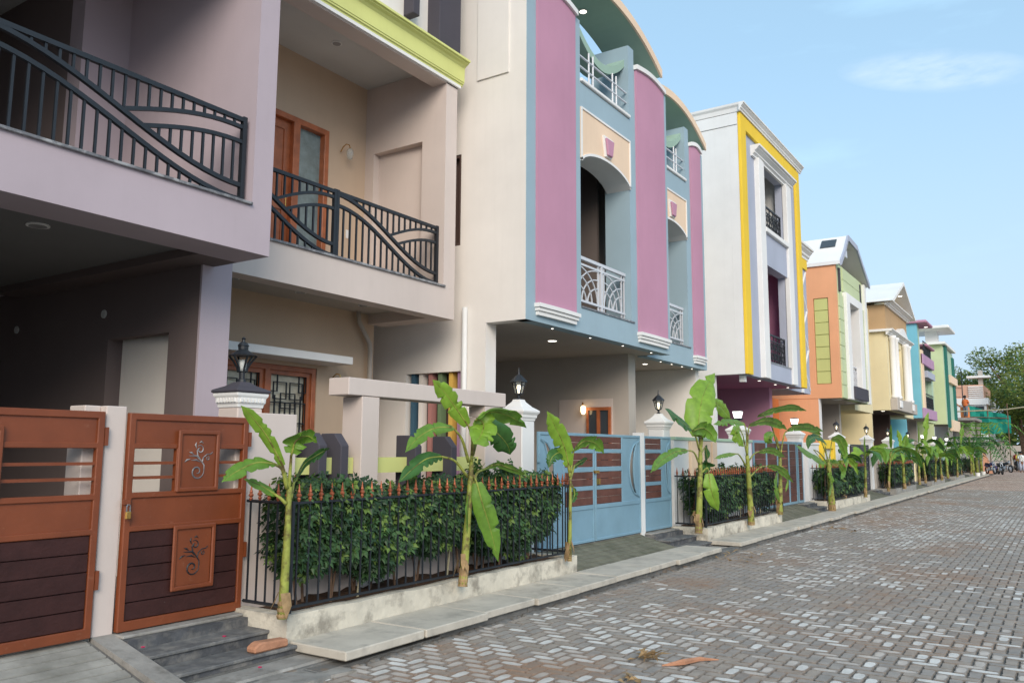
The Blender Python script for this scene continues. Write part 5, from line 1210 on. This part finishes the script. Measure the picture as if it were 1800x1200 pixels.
def banana_stem(t, base, top, r, rr):
    base, top = Vector(base), Vector(top); q = MB(); n = 14; ps = []; rs = []
    for i in range(n+1):
        f = i/n; ps.append(base.lerp(top, f)+Vector((math.sin(f*2.2)*.012, 0, 0))); rs.append(r*(1.15-.55*f)*(1+.05*math.sin(i*2.3)))
    q.tube(ps, rs, 10); st = obj('stem', q, M['stemb'], t, smooth=True)
    w = MB(); m_ = 6; hd_ = rr.uniform(.05, .26); zs = [i/m_*hd_ for i in range(m_+1)]
    w.tube([base.lerp(top, f)+Vector((math.sin(f*2.2)*.012, 0, 0)) for f in zs], [r*(1.22-.55*f)*(1+.12*math.sin(i*3.1+base.x)) for i, f in enumerate(zs)], 9); obj('dry_base', w, M['drysheath'], t)
    d = MB()
    for _ in range(9):
        a = rr.uniform(0, 6.28); z = rr.uniform(.05, .45); p = base+Vector((math.cos(a)*r, math.sin(a)*r, z*(top.z-base.z)*.6))
        o = Vector((math.cos(a), math.sin(a), 0)); L = rr.uniform(.1, .28); s = Vector((-o.y, o.x, 0))*rr.uniform(.015, .045)
        i = len(d.v); p2 = p+o*.03-Vector((0, 0, L*.5)); p3 = p+o*rr.uniform(.0, .07)-Vector((0, 0, L))
        if p3.z < base.z-.02: continue
        d.v += [tuple(p-s), tuple(p+s), tuple(p2-s*.9), tuple(p2+s), tuple(p3)]; d.face((i, i+1, i+3, i+2)); d.face((i+2, i+3, i+4))
    if d.v: obj('dry_sheath', d, M['drysheath'], t)
NEARB = [('b1', 'banana plant with a tall rolled pale leaf beside the small rust orange gate', .034),
         ('b2', 'largest leafy banana plant at the middle of the first hedge', .040),
         ('b3', 'slender banana plant with one upright leaf before the powder blue gate', .024),
         ('b4', 'tall banana plant with a huge upright yellow green leaf right of the powder blue gate', .052),
         ('b5', 'banana plant with wide horizontal leaves at the middle of the second hedge', .056),
         ('b6', 'banana plant at the right end of the second hedge beside the reddish brown gate', .05),
         ('b7', 'banana plant with drooping torn leaves before the yellow framed wall', .08)]
for k, lab, r in NEARB:
    base, top, ls = LEAVES[k]; rr = random.Random(k); base = (base[0], base[1], min(base[2], .30) if k != 'b1' else .33)
    t = thing('banana_plant', lab, 'banana plant', base, 'banana plants along the pavement')
    banana_stem(t, base, top, r, rr)
    for tone, w, roll, pet, bl in ls: banana_leaf(t, tone, w, roll, pet, bl, rr)
FARB = [(24.6, 2.1, 'thin banana plant just past the yellow framed wall'), (26.7, 2.4, 'banana plant before the pale pillar of the orange house'), (31.2, 2.6, 'banana plant at the left of the fourth planter'),
        (33.8, 2.3, 'banana plant with broad dark leaves before the fourth fence'), (36.1, 2.2, 'banana plant before the butter yellow side wall'), (38.6, 2.6, 'banana plant before the dark gate of the butter yellow house'),
        (40.8, 3.1, 'tall banana plant with an upright bright leaf before the butter yellow house'), (43.0, 2.3, 'small banana plant left of the fifth fence'), (45.3, 2.4, 'banana plant before the fifth hedge'),
        (49.2, 2.8, 'banana plant before the grey gate of the sky blue house'), (52.4, 2.6, 'banana plant before the sixth fence'), (56.0, 3.0, 'banana plant right of the sixth hedge'), (60.5, 2.8, 'banana plant before the last pale green house')]
for x, hh, lab in FARB:
    rr = random.Random(int(x*10)); y = rr.uniform(4.98, 5.22); base = Vector((x, y, .28)); zt = .28+hh*.5; top = Vector((x+rr.uniform(-.25, .25), y+rr.uniform(-.12, .1), zt))
    t = thing('banana_plant', lab, 'banana plant', base, 'banana plants along the pavement')
    banana_stem(t, base, top, rr.uniform(.038, .06), rr)
    n = rr.randint(5, 9)
    for k in range(n):
        a = k*2*PI/n+rr.uniform(-.4, .4); L = rr.uniform(.5, 1.1)*hh*.42; upf = 1.0 if k == 0 and rr.random() < .6 else rr.uniform(.15, .6)
        if k == 0: a = rr.uniform(0, 6.28)
        o = Vector((math.cos(a), math.sin(a)*.7, 0)); st = top-Vector((0, 0, rr.uniform(0, .3)))
        pet = [st, st+o*L*.18+Vector((0, 0, L*.35*upf+.12))]
        p0 = pet[-1]
        if k == 0: bl = [p0, p0+o*L*.08+Vector((0, 0, L*.5)), p0+o*L*.22+Vector((0, 0, L*1.0))]
        else: bl = [p0, p0+o*L*.4+Vector((0, 0, L*(.25*upf))), p0+o*L*.8+Vector((0, 0, -L*.05)), p0+o*L*1.05+Vector((0, 0, -L*rr.uniform(.25, .7)))]
        banana_leaf(t, rr.choice('bmmdd') if k else rr.choice('bm'), rr.uniform(.20, .34), 80 if k == 0 else rr.uniform(10, 60), pet, bl, rr, 10)
# ================================================================== street end: trees, buildings, vehicles, people
TL = [M['treeleaf1'], M['treeleaf2'], M['leafdark']]
def tree(x, y, h, cr_, label, seed, n=5200, ls=.32, trunk='bark', low=.35, tones=(2, 6, 1)):
    rr = random.Random(seed); t = thing('tree', label, 'tree', (x, y, 0), 'trees at the end of the street')
    k = MB(); k.tube([(x, y, -.1), (x+.1, y, h*.2), (x-.1, y+.1, h*.4), (x+.1, y, h*.62)], [.03*h, .025*h, .02*h, .01*h], 8); obj('trunk', k, M[trunk], t, smooth=True)
    cl = []
    for i in range(15):
        a = rr.uniform(0, 2*PI); d = cr_*math.sqrt(rr.random())*.8; z = h*(low+(1-low)*rr.uniform(.12, .88)); f = 1-((z/h-low)/(1-low)-.45)**2*1.6
        cl.append((Vector((x+math.cos(a)*d*f, y+math.sin(a)*d*f, z)), cr_*rr.uniform(.28, .46)))
    b = MB()
    for c, r in cl[:9]: b.tube([(x, y, h*.32), tuple((Vector((x, y, h*.4))+c)/2+Vector((0, 0, -.1))), tuple(c)], [.012*h, .008*h, .003*h], 5)
    obj('branch', b, M[trunk], t)
    q = MB(); q.cm = 0
    for _ in range(n):
        c, r = rr.choice(cl); d = Vector((rr.gauss(0, 1), rr.gauss(0, 1), rr.gauss(0, 1))).normalized(); p = c+Vector((d.x, d.y, d.z*.72))*r*rr.uniform(.55, 1.08)
        u = Vector((rr.gauss(0, 1), rr.gauss(0, 1), rr.gauss(0, .6))).normalized(); v = u.orthogonal().normalized(); L = ls*rr.uniform(.5, 1.2)
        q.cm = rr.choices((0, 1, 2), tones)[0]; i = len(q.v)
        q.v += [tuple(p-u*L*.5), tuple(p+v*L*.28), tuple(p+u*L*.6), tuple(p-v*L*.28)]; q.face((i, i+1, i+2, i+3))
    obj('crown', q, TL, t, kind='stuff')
    return t
tree(108, 3.0, 14.2, 6.4, 'large sunlit tree at the right edge beyond the street end', 1, 9000, .34)
tree(116, 9.6, 13.2, 5.2, 'rounded tree in the middle behind the salmon building', 2, 7000, .34)
tree(125, 14.2, 12.2, 4.8, 'smaller distant tree left behind the salmon building', 3, 5000, .34)
tree(98, 3.4, 9.0, 3.8, 'tree overhanging the street in front of the green shade net', 4, 6500, .26, low=.30)
tree(92, -1.0, 12, 5.0, 'broad tree on the right side of the street end', 5, 7000, .34, low=.3)
tree(132, -8, 14, 7.0, 'distant tree right of the street end', 6, 5000, .4)
tree(135, 22, 12, 7.0, 'distant tree hidden behind the house row', 7, 4000, .45)
single('boundary_wall', MB().box(128, 129, -40, 60, -.1, 2.6), M['greige'], 'long pale wall closing the far end of the street', 'wall')
obj('distant_trees', None or MB().box(0, .01, 0, .01, 0, .01), M['bark']) if False else None
q = MB(); rr = random.Random(77)
for _ in range(16000):
    x, y = rr.uniform(138, 160), rr.uniform(-60, 70); z = (6+2.5*math.sin(y*.21)+1.5*math.sin(y*.57))*rr.random()**.6
    u = Vector((rr.gauss(0, 1), rr.gauss(0, 1), rr.gauss(0, .6))).normalized(); v = u.orthogonal().normalized(); L = rr.uniform(.5, 1.1); p = Vector((x, y, z))
    q.cm = rr.choices((0, 1), (3, 1))[0]; i = len(q.v); q.v += [tuple(p-u*L*.6), tuple(p+v*L*.4), tuple(p+u*L*.6), tuple(p-v*L*.4)]; q.face((i, i+1, i+2, i+3))
t = single('distant_wood', q, TL, 'low dark belt of trees behind the far boundary wall', 'trees', kind='stuff')

t = thing('building', 'flat roofed salmon building with white band seen past the last green house', 'building', (98, 8.5, 0))
obj('wall', MB().box(94, 104, 6.1, 13, 0, 6.9), M['white'], t); obj('upper_storey', MB().box(94.2, 104, 6.3, 13, 7.0, 8.35), M['salmon'], t)
obj('band', MB().box(93.8, 104.2, 5.9, 13, 6.35, 7.0), M['whitetrim'], t)
for k in range(6): obj('louvre', MB().box(94.05, 94.19, 6.3, 7.6, 7.1+k*.2, 7.2+k*.2), M['whitetrim'], t)
obj('frame', MB().solid('x', 94.1, 94.19, 8.0, 9.3, 7.2, 8.2, [(8.1, 9.2, 7.3, 8.1)]), M['salmon'], t)
obj('window', MB().box(93.9, 93.99, 6.3, 7.3, 5.2, 6.2), M['glass'], t)
t = thing('water_tank', 'white slab on a grey post above the salmon building roof', 'roof structure', (96, 6.6, 8.35))
obj('post', MB().box(95.9, 96.5, 6.4, 6.8, 8.35, 9.9), M['greige'], t); obj('slab', MB().box(95.4, 96.8, 5.7, 7.8, 9.15, 9.35), M['whitetrim'], t)
t = thing('unfinished_building', 'grey concrete frame building under construction past the last house', 'building', (76, 6.5, 0))
for x in (73, 78):
    for y in (5.75, 7.3): obj('column', MB().box(x-.15, x+.15, y-.13, y+.13, 0, 4.1), M['concrete'], t)
obj('floor_slab', MB().box(72.5, 78.5, 5.5, 9, 4.1, 4.3), M['concrete'], t); obj('beam', MB().box(72.85, 73.15, 5.88, 7.17, 2.4, 2.65), M['concrete'], t)
obj('block_wall', MB().box(78.2, 78.4, 5.6, 9, 0, 4.1), M['greige'], t); obj('block_wall', MB().box(73.1, 73.3, 5.9, 7.15, 0, 2.4), M['greige'], t)
t = thing('shade_net', 'green construction net hung on poles beyond the concrete frame', 'shade net', (84, 5.2, 0))
n = MB(); nx = 10
for i in range(nx):
    for j in range(5):
        def P(a, b): return (84+.12*math.sin(a*1.7+b), 7.0-a*.33, 3.3+b*.50+.05*math.sin(a*.9)-(.02*a*b if b > 3 else 0))
        n.quad(P(i, j), P(i+1, j), P(i+1, j+1), P(i, j+1))
obj('net', n, M['net'], t, smooth=True)
n = MB().box(84.3, 90, 6.9, 6.92, 3.4, 5.7); obj('side_net', n, M['net'], t)
p = MB()
for y in (6.95, 5.4, 3.9): p.tube([(83.9, y, 0), (84, y, 5.9)], .05, 6)
p.tube([(83.9, 7.0, 4.8), (83.9, 3.8, 4.6)], .04, 6); obj('pole', p, M['bark'], t)
single('bamboo_pole', MB().tube([(72, 6.9, 4.75), (72.3, 3.5, 4.85), (72.5, 0.5, 5.25)], [.06, .05, .04], 6), M['palebark'], 'long pale pole slung across the street below the trees', 'pole')
t = thing('crane_boom', 'thin rust red derrick arm above the concrete frame', 'derrick', (74, 6.4, 4.3))
obj('mast', MB().tube([(74, 6.4, 4.3), (74, 6.4, 8.2)], .035, 5), M['iron'], t); obj('arm', MB().tube([(74, 6.4, 5.0), (74, 7.35, 5.9)], .05, 5), M['deeporange'], t); obj('motor', MB().box(73.7, 74.3, 6.0, 6.6, 4.3, 5.2), M['deeporange'], t, bevel=.05)
t = thing('shed', 'white walled shed with corrugated roof behind the parked motorcycles', 'shed', (88, 5.4, 0))
obj('wall', MB().box(86, 92, 4.6, 6.8, 0, 2.7), M['greige'], t); obj('roof', MB().prism([(4.3, 2.7), (7, 3.0), (7, 3.08), (4.3, 2.78)], 'x', 85.6, 92), M['concrete'], t); obj('doorway', MB().box(85.96, 85.995, 5.9, 6.5, 0, 2.0), M['brownwall'], t)  # white shed wall coloured greige, the shade over it put into the paint
single('rubble_heap', MB().lathe(79, 6.0, [(1.1, -.05), (.95, .5), (.7, 1.2), (.35, 1.75), (.1, 1.9)], 9), M['clay'], 'tall reddish brown heap behind the two motorcycles', 'heap')
# palm-like shrubs
def palm(x, y, h, label, seed, m='treeleaf1', arch=1.0, n=9):
    rr = random.Random(seed); t = thing('palm', label, 'palm', (x, y, 0), 'palms at the end of the pavement')
    obj('trunk', MB().tube([(x, y, -.05), (x+.05, y, h*.5)], [.12, .08], 8), M['stemb'], t, smooth=True)
    for k in range(n):
        a = k*2*PI/n+rr.uniform(-.3, .3); L = h*.6*rr.uniform(.8, 1.15)*arch; o = Vector((math.cos(a), math.sin(a), 0)); p0 = Vector((x+.05, y, h*.5))
        c = smooth([p0, p0+o*L*.35+Vector((0, 0, h*.36)), p0+o*L*.8+Vector((0, 0, h*.32)), p0+o*L*1.15+Vector((0, 0, -h*.02))], 14)
        q = MB(); q.tube(c, [.02*(1-i/16) for i in range(15)], 4)
        for i in range(2, 15):
            for s in (-1, 1):
                tg = (c[i]-c[i-1]).normalized(); sd_ = tg.cross(Vector((0, 0, 1))).normalized()*s; LL = .55*math.sin(PI*i/16)+.1
                e = c[i]+sd_*LL*.7+tg*LL*.4-Vector((0, 0, LL*.35)); w = tg*.06; j = len(q.v)
                q.v += [tuple(c[i]-w), tuple(c[i]+w), tuple(e)]; q.face((j, j+1, j+2))
        obj('frond', q, M[m], t)
palm(66.5, 4.9, 4.2, 'large arching palm at the end of the pavement', 4, 'leafmid')
palm(62.8, 5.1, 3.0, 'bushy dark palm before the last planter', 8, 'leafdark', 1.2, 12)
palm(64.6, 5.0, 2.6, 'lower bluish palm beside the large arching palm', 9, 'leafdark', 1.3, 12)
for x, lab in ((65.8, 'white pot at the end of the pavement'), (61.5, 'small white bucket before the last planter')):
    single('pot', MB().lathe(x, 4.75, [(.12, .06), (.16, .35), (.18, .36), (.14, .34), (.10, .1)], 10), M['whitetrim'], lab, 'pot')

def motorcycle(x, y, rz, label, body):
    t = thing('motorcycle', label, 'motorcycle', (0, 0, 0), 'motorcycles parked at the street end')
    for wx in (-.62, .62):
        w = MB(); w.tube([(wx+.27*math.cos(a*PI/8), 0, .3+.27*math.sin(a*PI/8)) for a in range(17)], .05, 6); wo = obj('wheel', w, M['rubber'], t, smooth=True)
        s = MB(); s.tube([(wx, -.06, .3), (wx, .06, .3)], .06, 8)
        for k in range(6): s.tube([(wx, 0, .3), (wx+.25*math.cos(k*PI/3), 0, .3+.25*math.sin(k*PI/3))], .012, 4)
        obj('rim', s, M['chrome'], wo)
    obj('engine', MB().box(-.22, .18, -.12, .12, .25, .55), M['chrome'], t, bevel=.04)
    obj('fuel_tank', MB().prism([(-.08, .62), (.34, .66), (.38, .80), (.2, .90), (-.05, .82)], 'y', -.13, .13), M[body], t, bevel=.04)
    obj('seat', MB().prism([(-.72, .74), (-.05, .70), (-.03, .80), (-.4, .80), (-.74, .86)], 'y', -.12, .12), M['rubber'], t, bevel=.03)
    obj('tail', MB().prism([(-.82, .58), (-.3, .5), (-.1, .68), (-.72, .735), (-.88, .72)], 'y', -.1, .1), M[body], t, bevel=.02)
    obj('fork', MB().tube([(.62, -.07, .3), (.42, -.07, .95)], .022, 5).tube([(.62, .07, .3), (.42, .07, .95)], .022, 5), M['chrome'], t)
    obj('handlebar', MB().tube([(.30, -.34, 1.04), (.40, -.16, 1.0), (.42, 0, .98), (.40, .16, 1.0), (.30, .34, 1.04)], .018, 5), M['iron'], t)
    obj('headlight', MB().tube([(.42, 0, .86), (.54, 0, .86)], [.10, .08], 10), M['chrome'], t)
    obj('mudguard', MB().tube([(.62+.31*math.cos(a), 0, .3+.31*math.sin(a)) for a in (.3, .8, 1.3, 1.8, 2.3)], .045, 4), M[body], t)
    t.location = (x, y, -.01); t.rotation_euler.z = rz
    return t
motorcycle(75.5, 4.9, PI+.5, 'motorcycle with dark purple body parked nearest the palm at the street end', 'purplepaint')
motorcycle(73.5, 4.15, PI+.25, 'black motorcycle with chrome parts parked to the right of the purple one', 'iron')
motorcycle(82, 4.2, PI+.6, 'third motorcycle half hidden behind the other two', 'iron')
def person(x, y, rz, label, pose, top, bottom, hair='rubber'):
    t = thing('person', label, 'person', (0, 0, 0), 'people at the end of the street')
    J = dict(pel=(0, 0, .95), che=(0, 0, 1.28), nek=(0, 0, 1.44), hd=(0, 0, 1.56), hd2=(0, 0, 1.66), ls=(0, .19, 1.40), le=(.02, .25, 1.12), lh=(.08, .24, .88), rs=(0, -.19, 1.40), re=(.04, -.26, 1.13), rh=(.16, -.22, .93),
             lk=(.06, .10, .50), lf=(.0, .11, .06), lt=(.14, .12, .03), rk=(.02, -.10, .50), rf=(-.08, -.10, .06), rt=(.06, -.11, .03))
    if pose == 'sit': J.update(lk=(.40, .14, .88), lf=(.42, .14, .45), lt=(.55, .14, .42), rk=(.40, -.14, .88), rf=(.42, -.14, .45), rt=(.55, -.14, .42), le=(.15, .25, 1.16), lh=(.42, .26, 1.12), re=(.15, -.25, 1.16), rh=(.42, -.26, 1.12))
    R_ = dict(pel=.145, che=.155, nek=.055, hd=.095, hd2=.075, ls=.065, le=.045, lh=.032, rs=.065, re=.045, rh=.032, lk=.062, lf=.042, lt=.035, rk=.062, rf=.042, rt=.035)
    E_ = [('pel', 'che'), ('che', 'nek'), ('nek', 'hd'), ('hd', 'hd2'), ('che', 'ls'), ('ls', 'le'), ('le', 'lh'), ('che', 'rs'), ('rs', 're'), ('re', 'rh'), ('pel', 'lk'), ('lk', 'lf'), ('lf', 'lt'), ('pel', 'rk'), ('rk', 'rf'), ('rf', 'rt')]
    ks = list(J); me = bpy.data.meshes.new('body'); me.from_pydata([J[k] for k in ks], [(ks.index(a), ks.index(b)) for a, b in E_], [])
    o = bpy.data.objects.new('body', me); COL.objects.link(o); o.parent = t
    md = o.modifiers.new('skin', 'SKIN'); md.use_smooth_shade = True
    for i, k in enumerate(ks): me.skin_vertices[0].data[i].radius = (R_[k], R_[k])
    me.skin_vertices[0].data[0].use_root = True
    o.modifiers.new('sub', 'SUBSURF').levels = 1; o.modifiers['sub'].render_levels = 1
    me.materials.append(M['flesh'])
    obj('shirt', MB().lathe(0, 0, [(.17, .92), (.19, 1.0), (.185, 1.25), (.20, 1.38), (.13, 1.45), (.07, 1.46)], 12).tube([(0, .16, 1.40), (.02, .25, 1.15)], [.085, .07], 8).tube([(0, -.16, 1.40), (.03, -.25, 1.15)], [.085, .07], 8), M[top], t, smooth=True)
    l = MB()
    for s in ('l', 'r'): l.tube([(0, .08*(1 if s == 'l' else -1), .95), J[s+'k'], tuple(Vector(J[s+'k']).lerp(Vector(J[s+'f']), .8))], [.115, .085, .075], 8)
    obj('trousers', l, M[bottom], t, smooth=True)
    obj('hair', MB().lathe(-.015, 0, [(.09, 1.58), (.115, 1.64), (.105, 1.72), (.06, 1.765), (.01, 1.775)], 10), M[hair], t, smooth=True)
    t.location = (x, y, 0); t.rotation_euler.z = rz
    return t
person(90, 3.75, PI, 'person in a dark red shirt and grey trousers riding away at the street end', 'sit', 'redcloth', 'greycloth')
m_ = motorcycle(90.1, 3.75, 0, 'scooter ridden by the person in the dark red shirt', 'iron')
person(82, 3.05, PI+.3, 'person in pale blue clothes walking at the right edge of the street end', 'walk', 'white', 'lilacgrey')
person(86, 3.35, PI, 'person in a yellow shirt in front of the white car', 'walk', 'yellowcloth', 'greycloth')
person(73.4, 6.2, -.5, 'worker in an orange shirt standing on the concrete frame', 'walk', 'orangecloth', 'greycloth').location = (73.4, 6.2, 4.3)
t = thing('car', 'white car at the right edge beyond the people', 'car', (0, 0, 0))
obj('body', MB().prism([(-2.0, .3), (2.0, .3), (2.05, .75), (1.2, .92), (.55, 1.42), (-1.2, 1.45), (-1.9, .95), (-2.05, .8)], 'y', -.8, .8), M['whitetrim'], t, bevel=.08)
obj('window', MB().prism([(1.1, .95), (.55, 1.36), (-1.1, 1.38), (-1.6, .98)], 'y', -.815, -.79).prism([(1.1, .95), (.55, 1.36), (-1.1, 1.38), (-1.6, .98)], 'y', .79, .815), M['glass'], t)
obj('windscreen', MB().prism([(-1.25, 1.42), (-1.88, .98), (-1.92, .99), (-1.29, 1.44)], 'y', -.65, .65), M['glass'], t)
for wx in (-1.25, 1.3):
    for sy in (-.8, .8): w_ = obj('wheel', MB().tube([(wx, sy-.09, .3), (wx, sy+.09, .3)], .31, 14), M['rubber'], t); obj('rim', MB().tube([(wx, sy-.10, .3), (wx, sy+.10, .3)], .17, 10), M['chrome'], w_)
t.location = (97, 3.3, -.01)
# terracotta trunk at the right edge
q = MB(); q.tube([(86, 2.0, -.1), (86, 2.15, 1.5), (86.2, 2.45, 3.0), (86.3, 2.2, 4.6), (86.5, 1.6, 6)], [.55, .42, .36, .30, .2], 9)
single('leaning_trunk', q, M['redbark'], 'leaning reddish brown tree trunk at the right edge of the street end', 'tree', smooth=True)

# ================================================================== small things on the ground
single('broken_brick', MB().prism([(4.20, .117), (4.52, .117), (4.515, .175), (4.25, .19), (4.195, .16)], 'y', 5.02, 5.12), M['clay'], 'broken orange brick lying on the black stone steps of the first gate', 'brick', bevel=.012)
def litter(x, y, label, seed, n, r, L=.16):
    rr = random.Random(seed); q = MB()
    for _ in range(n):
        a = rr.uniform(0, 6.28); p = Vector((x+rr.uniform(-r, r), y+rr.uniform(-r, r)*.6, .006+rr.uniform(0, .03))); d = Vector((math.cos(a), math.sin(a), rr.uniform(-.1, .35))); s = Vector((-d.y, d.x, rr.uniform(-.5, .5)))*rr.uniform(.008, .022); l_ = L*rr.uniform(.4, 1.2)
        m1 = p+d*l_*.5+Vector((0, 0, rr.uniform(0, .03))); e = p+d*l_; e.z = max(.006, e.z); i = len(q.v)
        q.v += [tuple(p), tuple(m1+s), tuple(e), tuple(m1-s)]; q.face((i, i+1, i+2, i+3))
    q.v = [(a, b, max(.005, c)) for a, b, c in q.v]
    return single('leaf_litter', q, M['drysheath'], label, 'leaf litter', 'dry leaf litter on the paving')
litter(6.14, 2.80, 'small tangled heap of dry brown leaves on the paving at the bottom centre', 1, 26, .10)
litter(5.5, 2.65, 'few dry brown leaf scraps at the bottom edge of the paving', 4, 10, .10, .10)
single('dry_leaf', MB().tube([(6.0, 2.62, .012), (6.12, 2.50, .03), (6.32, 2.45, .02), (6.42, 2.33, .012)], [.006, .024, .018, .004], 6), M['clay'], 'long curled dry leaf on the paving right of the leaf heap', 'dry leaf')
litter(12.6, 4.3, 'dry leaves on the paving by the gap in the kerb slabs', 2, 22, .5)
litter(18.2, 3.9, 'scattered dry leaves on the paving before the brown gate', 3, 18, .5)
rr = random.Random(5)
for k in range(9):
    x, y = rr.uniform(2.4, 4.3), rr.uniform(4.75, 5.7); z = .03+max(0, (y-4.75))*.265+.008
    single('petal', MB().lathe(x, y, [(.012, z), (.017, z+.006), (.006, z+.009)], 6), M['petal'], 'pink petal fallen on the ribbed concrete ramp of the first house', 'petal', 'pink petals on the first ramp')
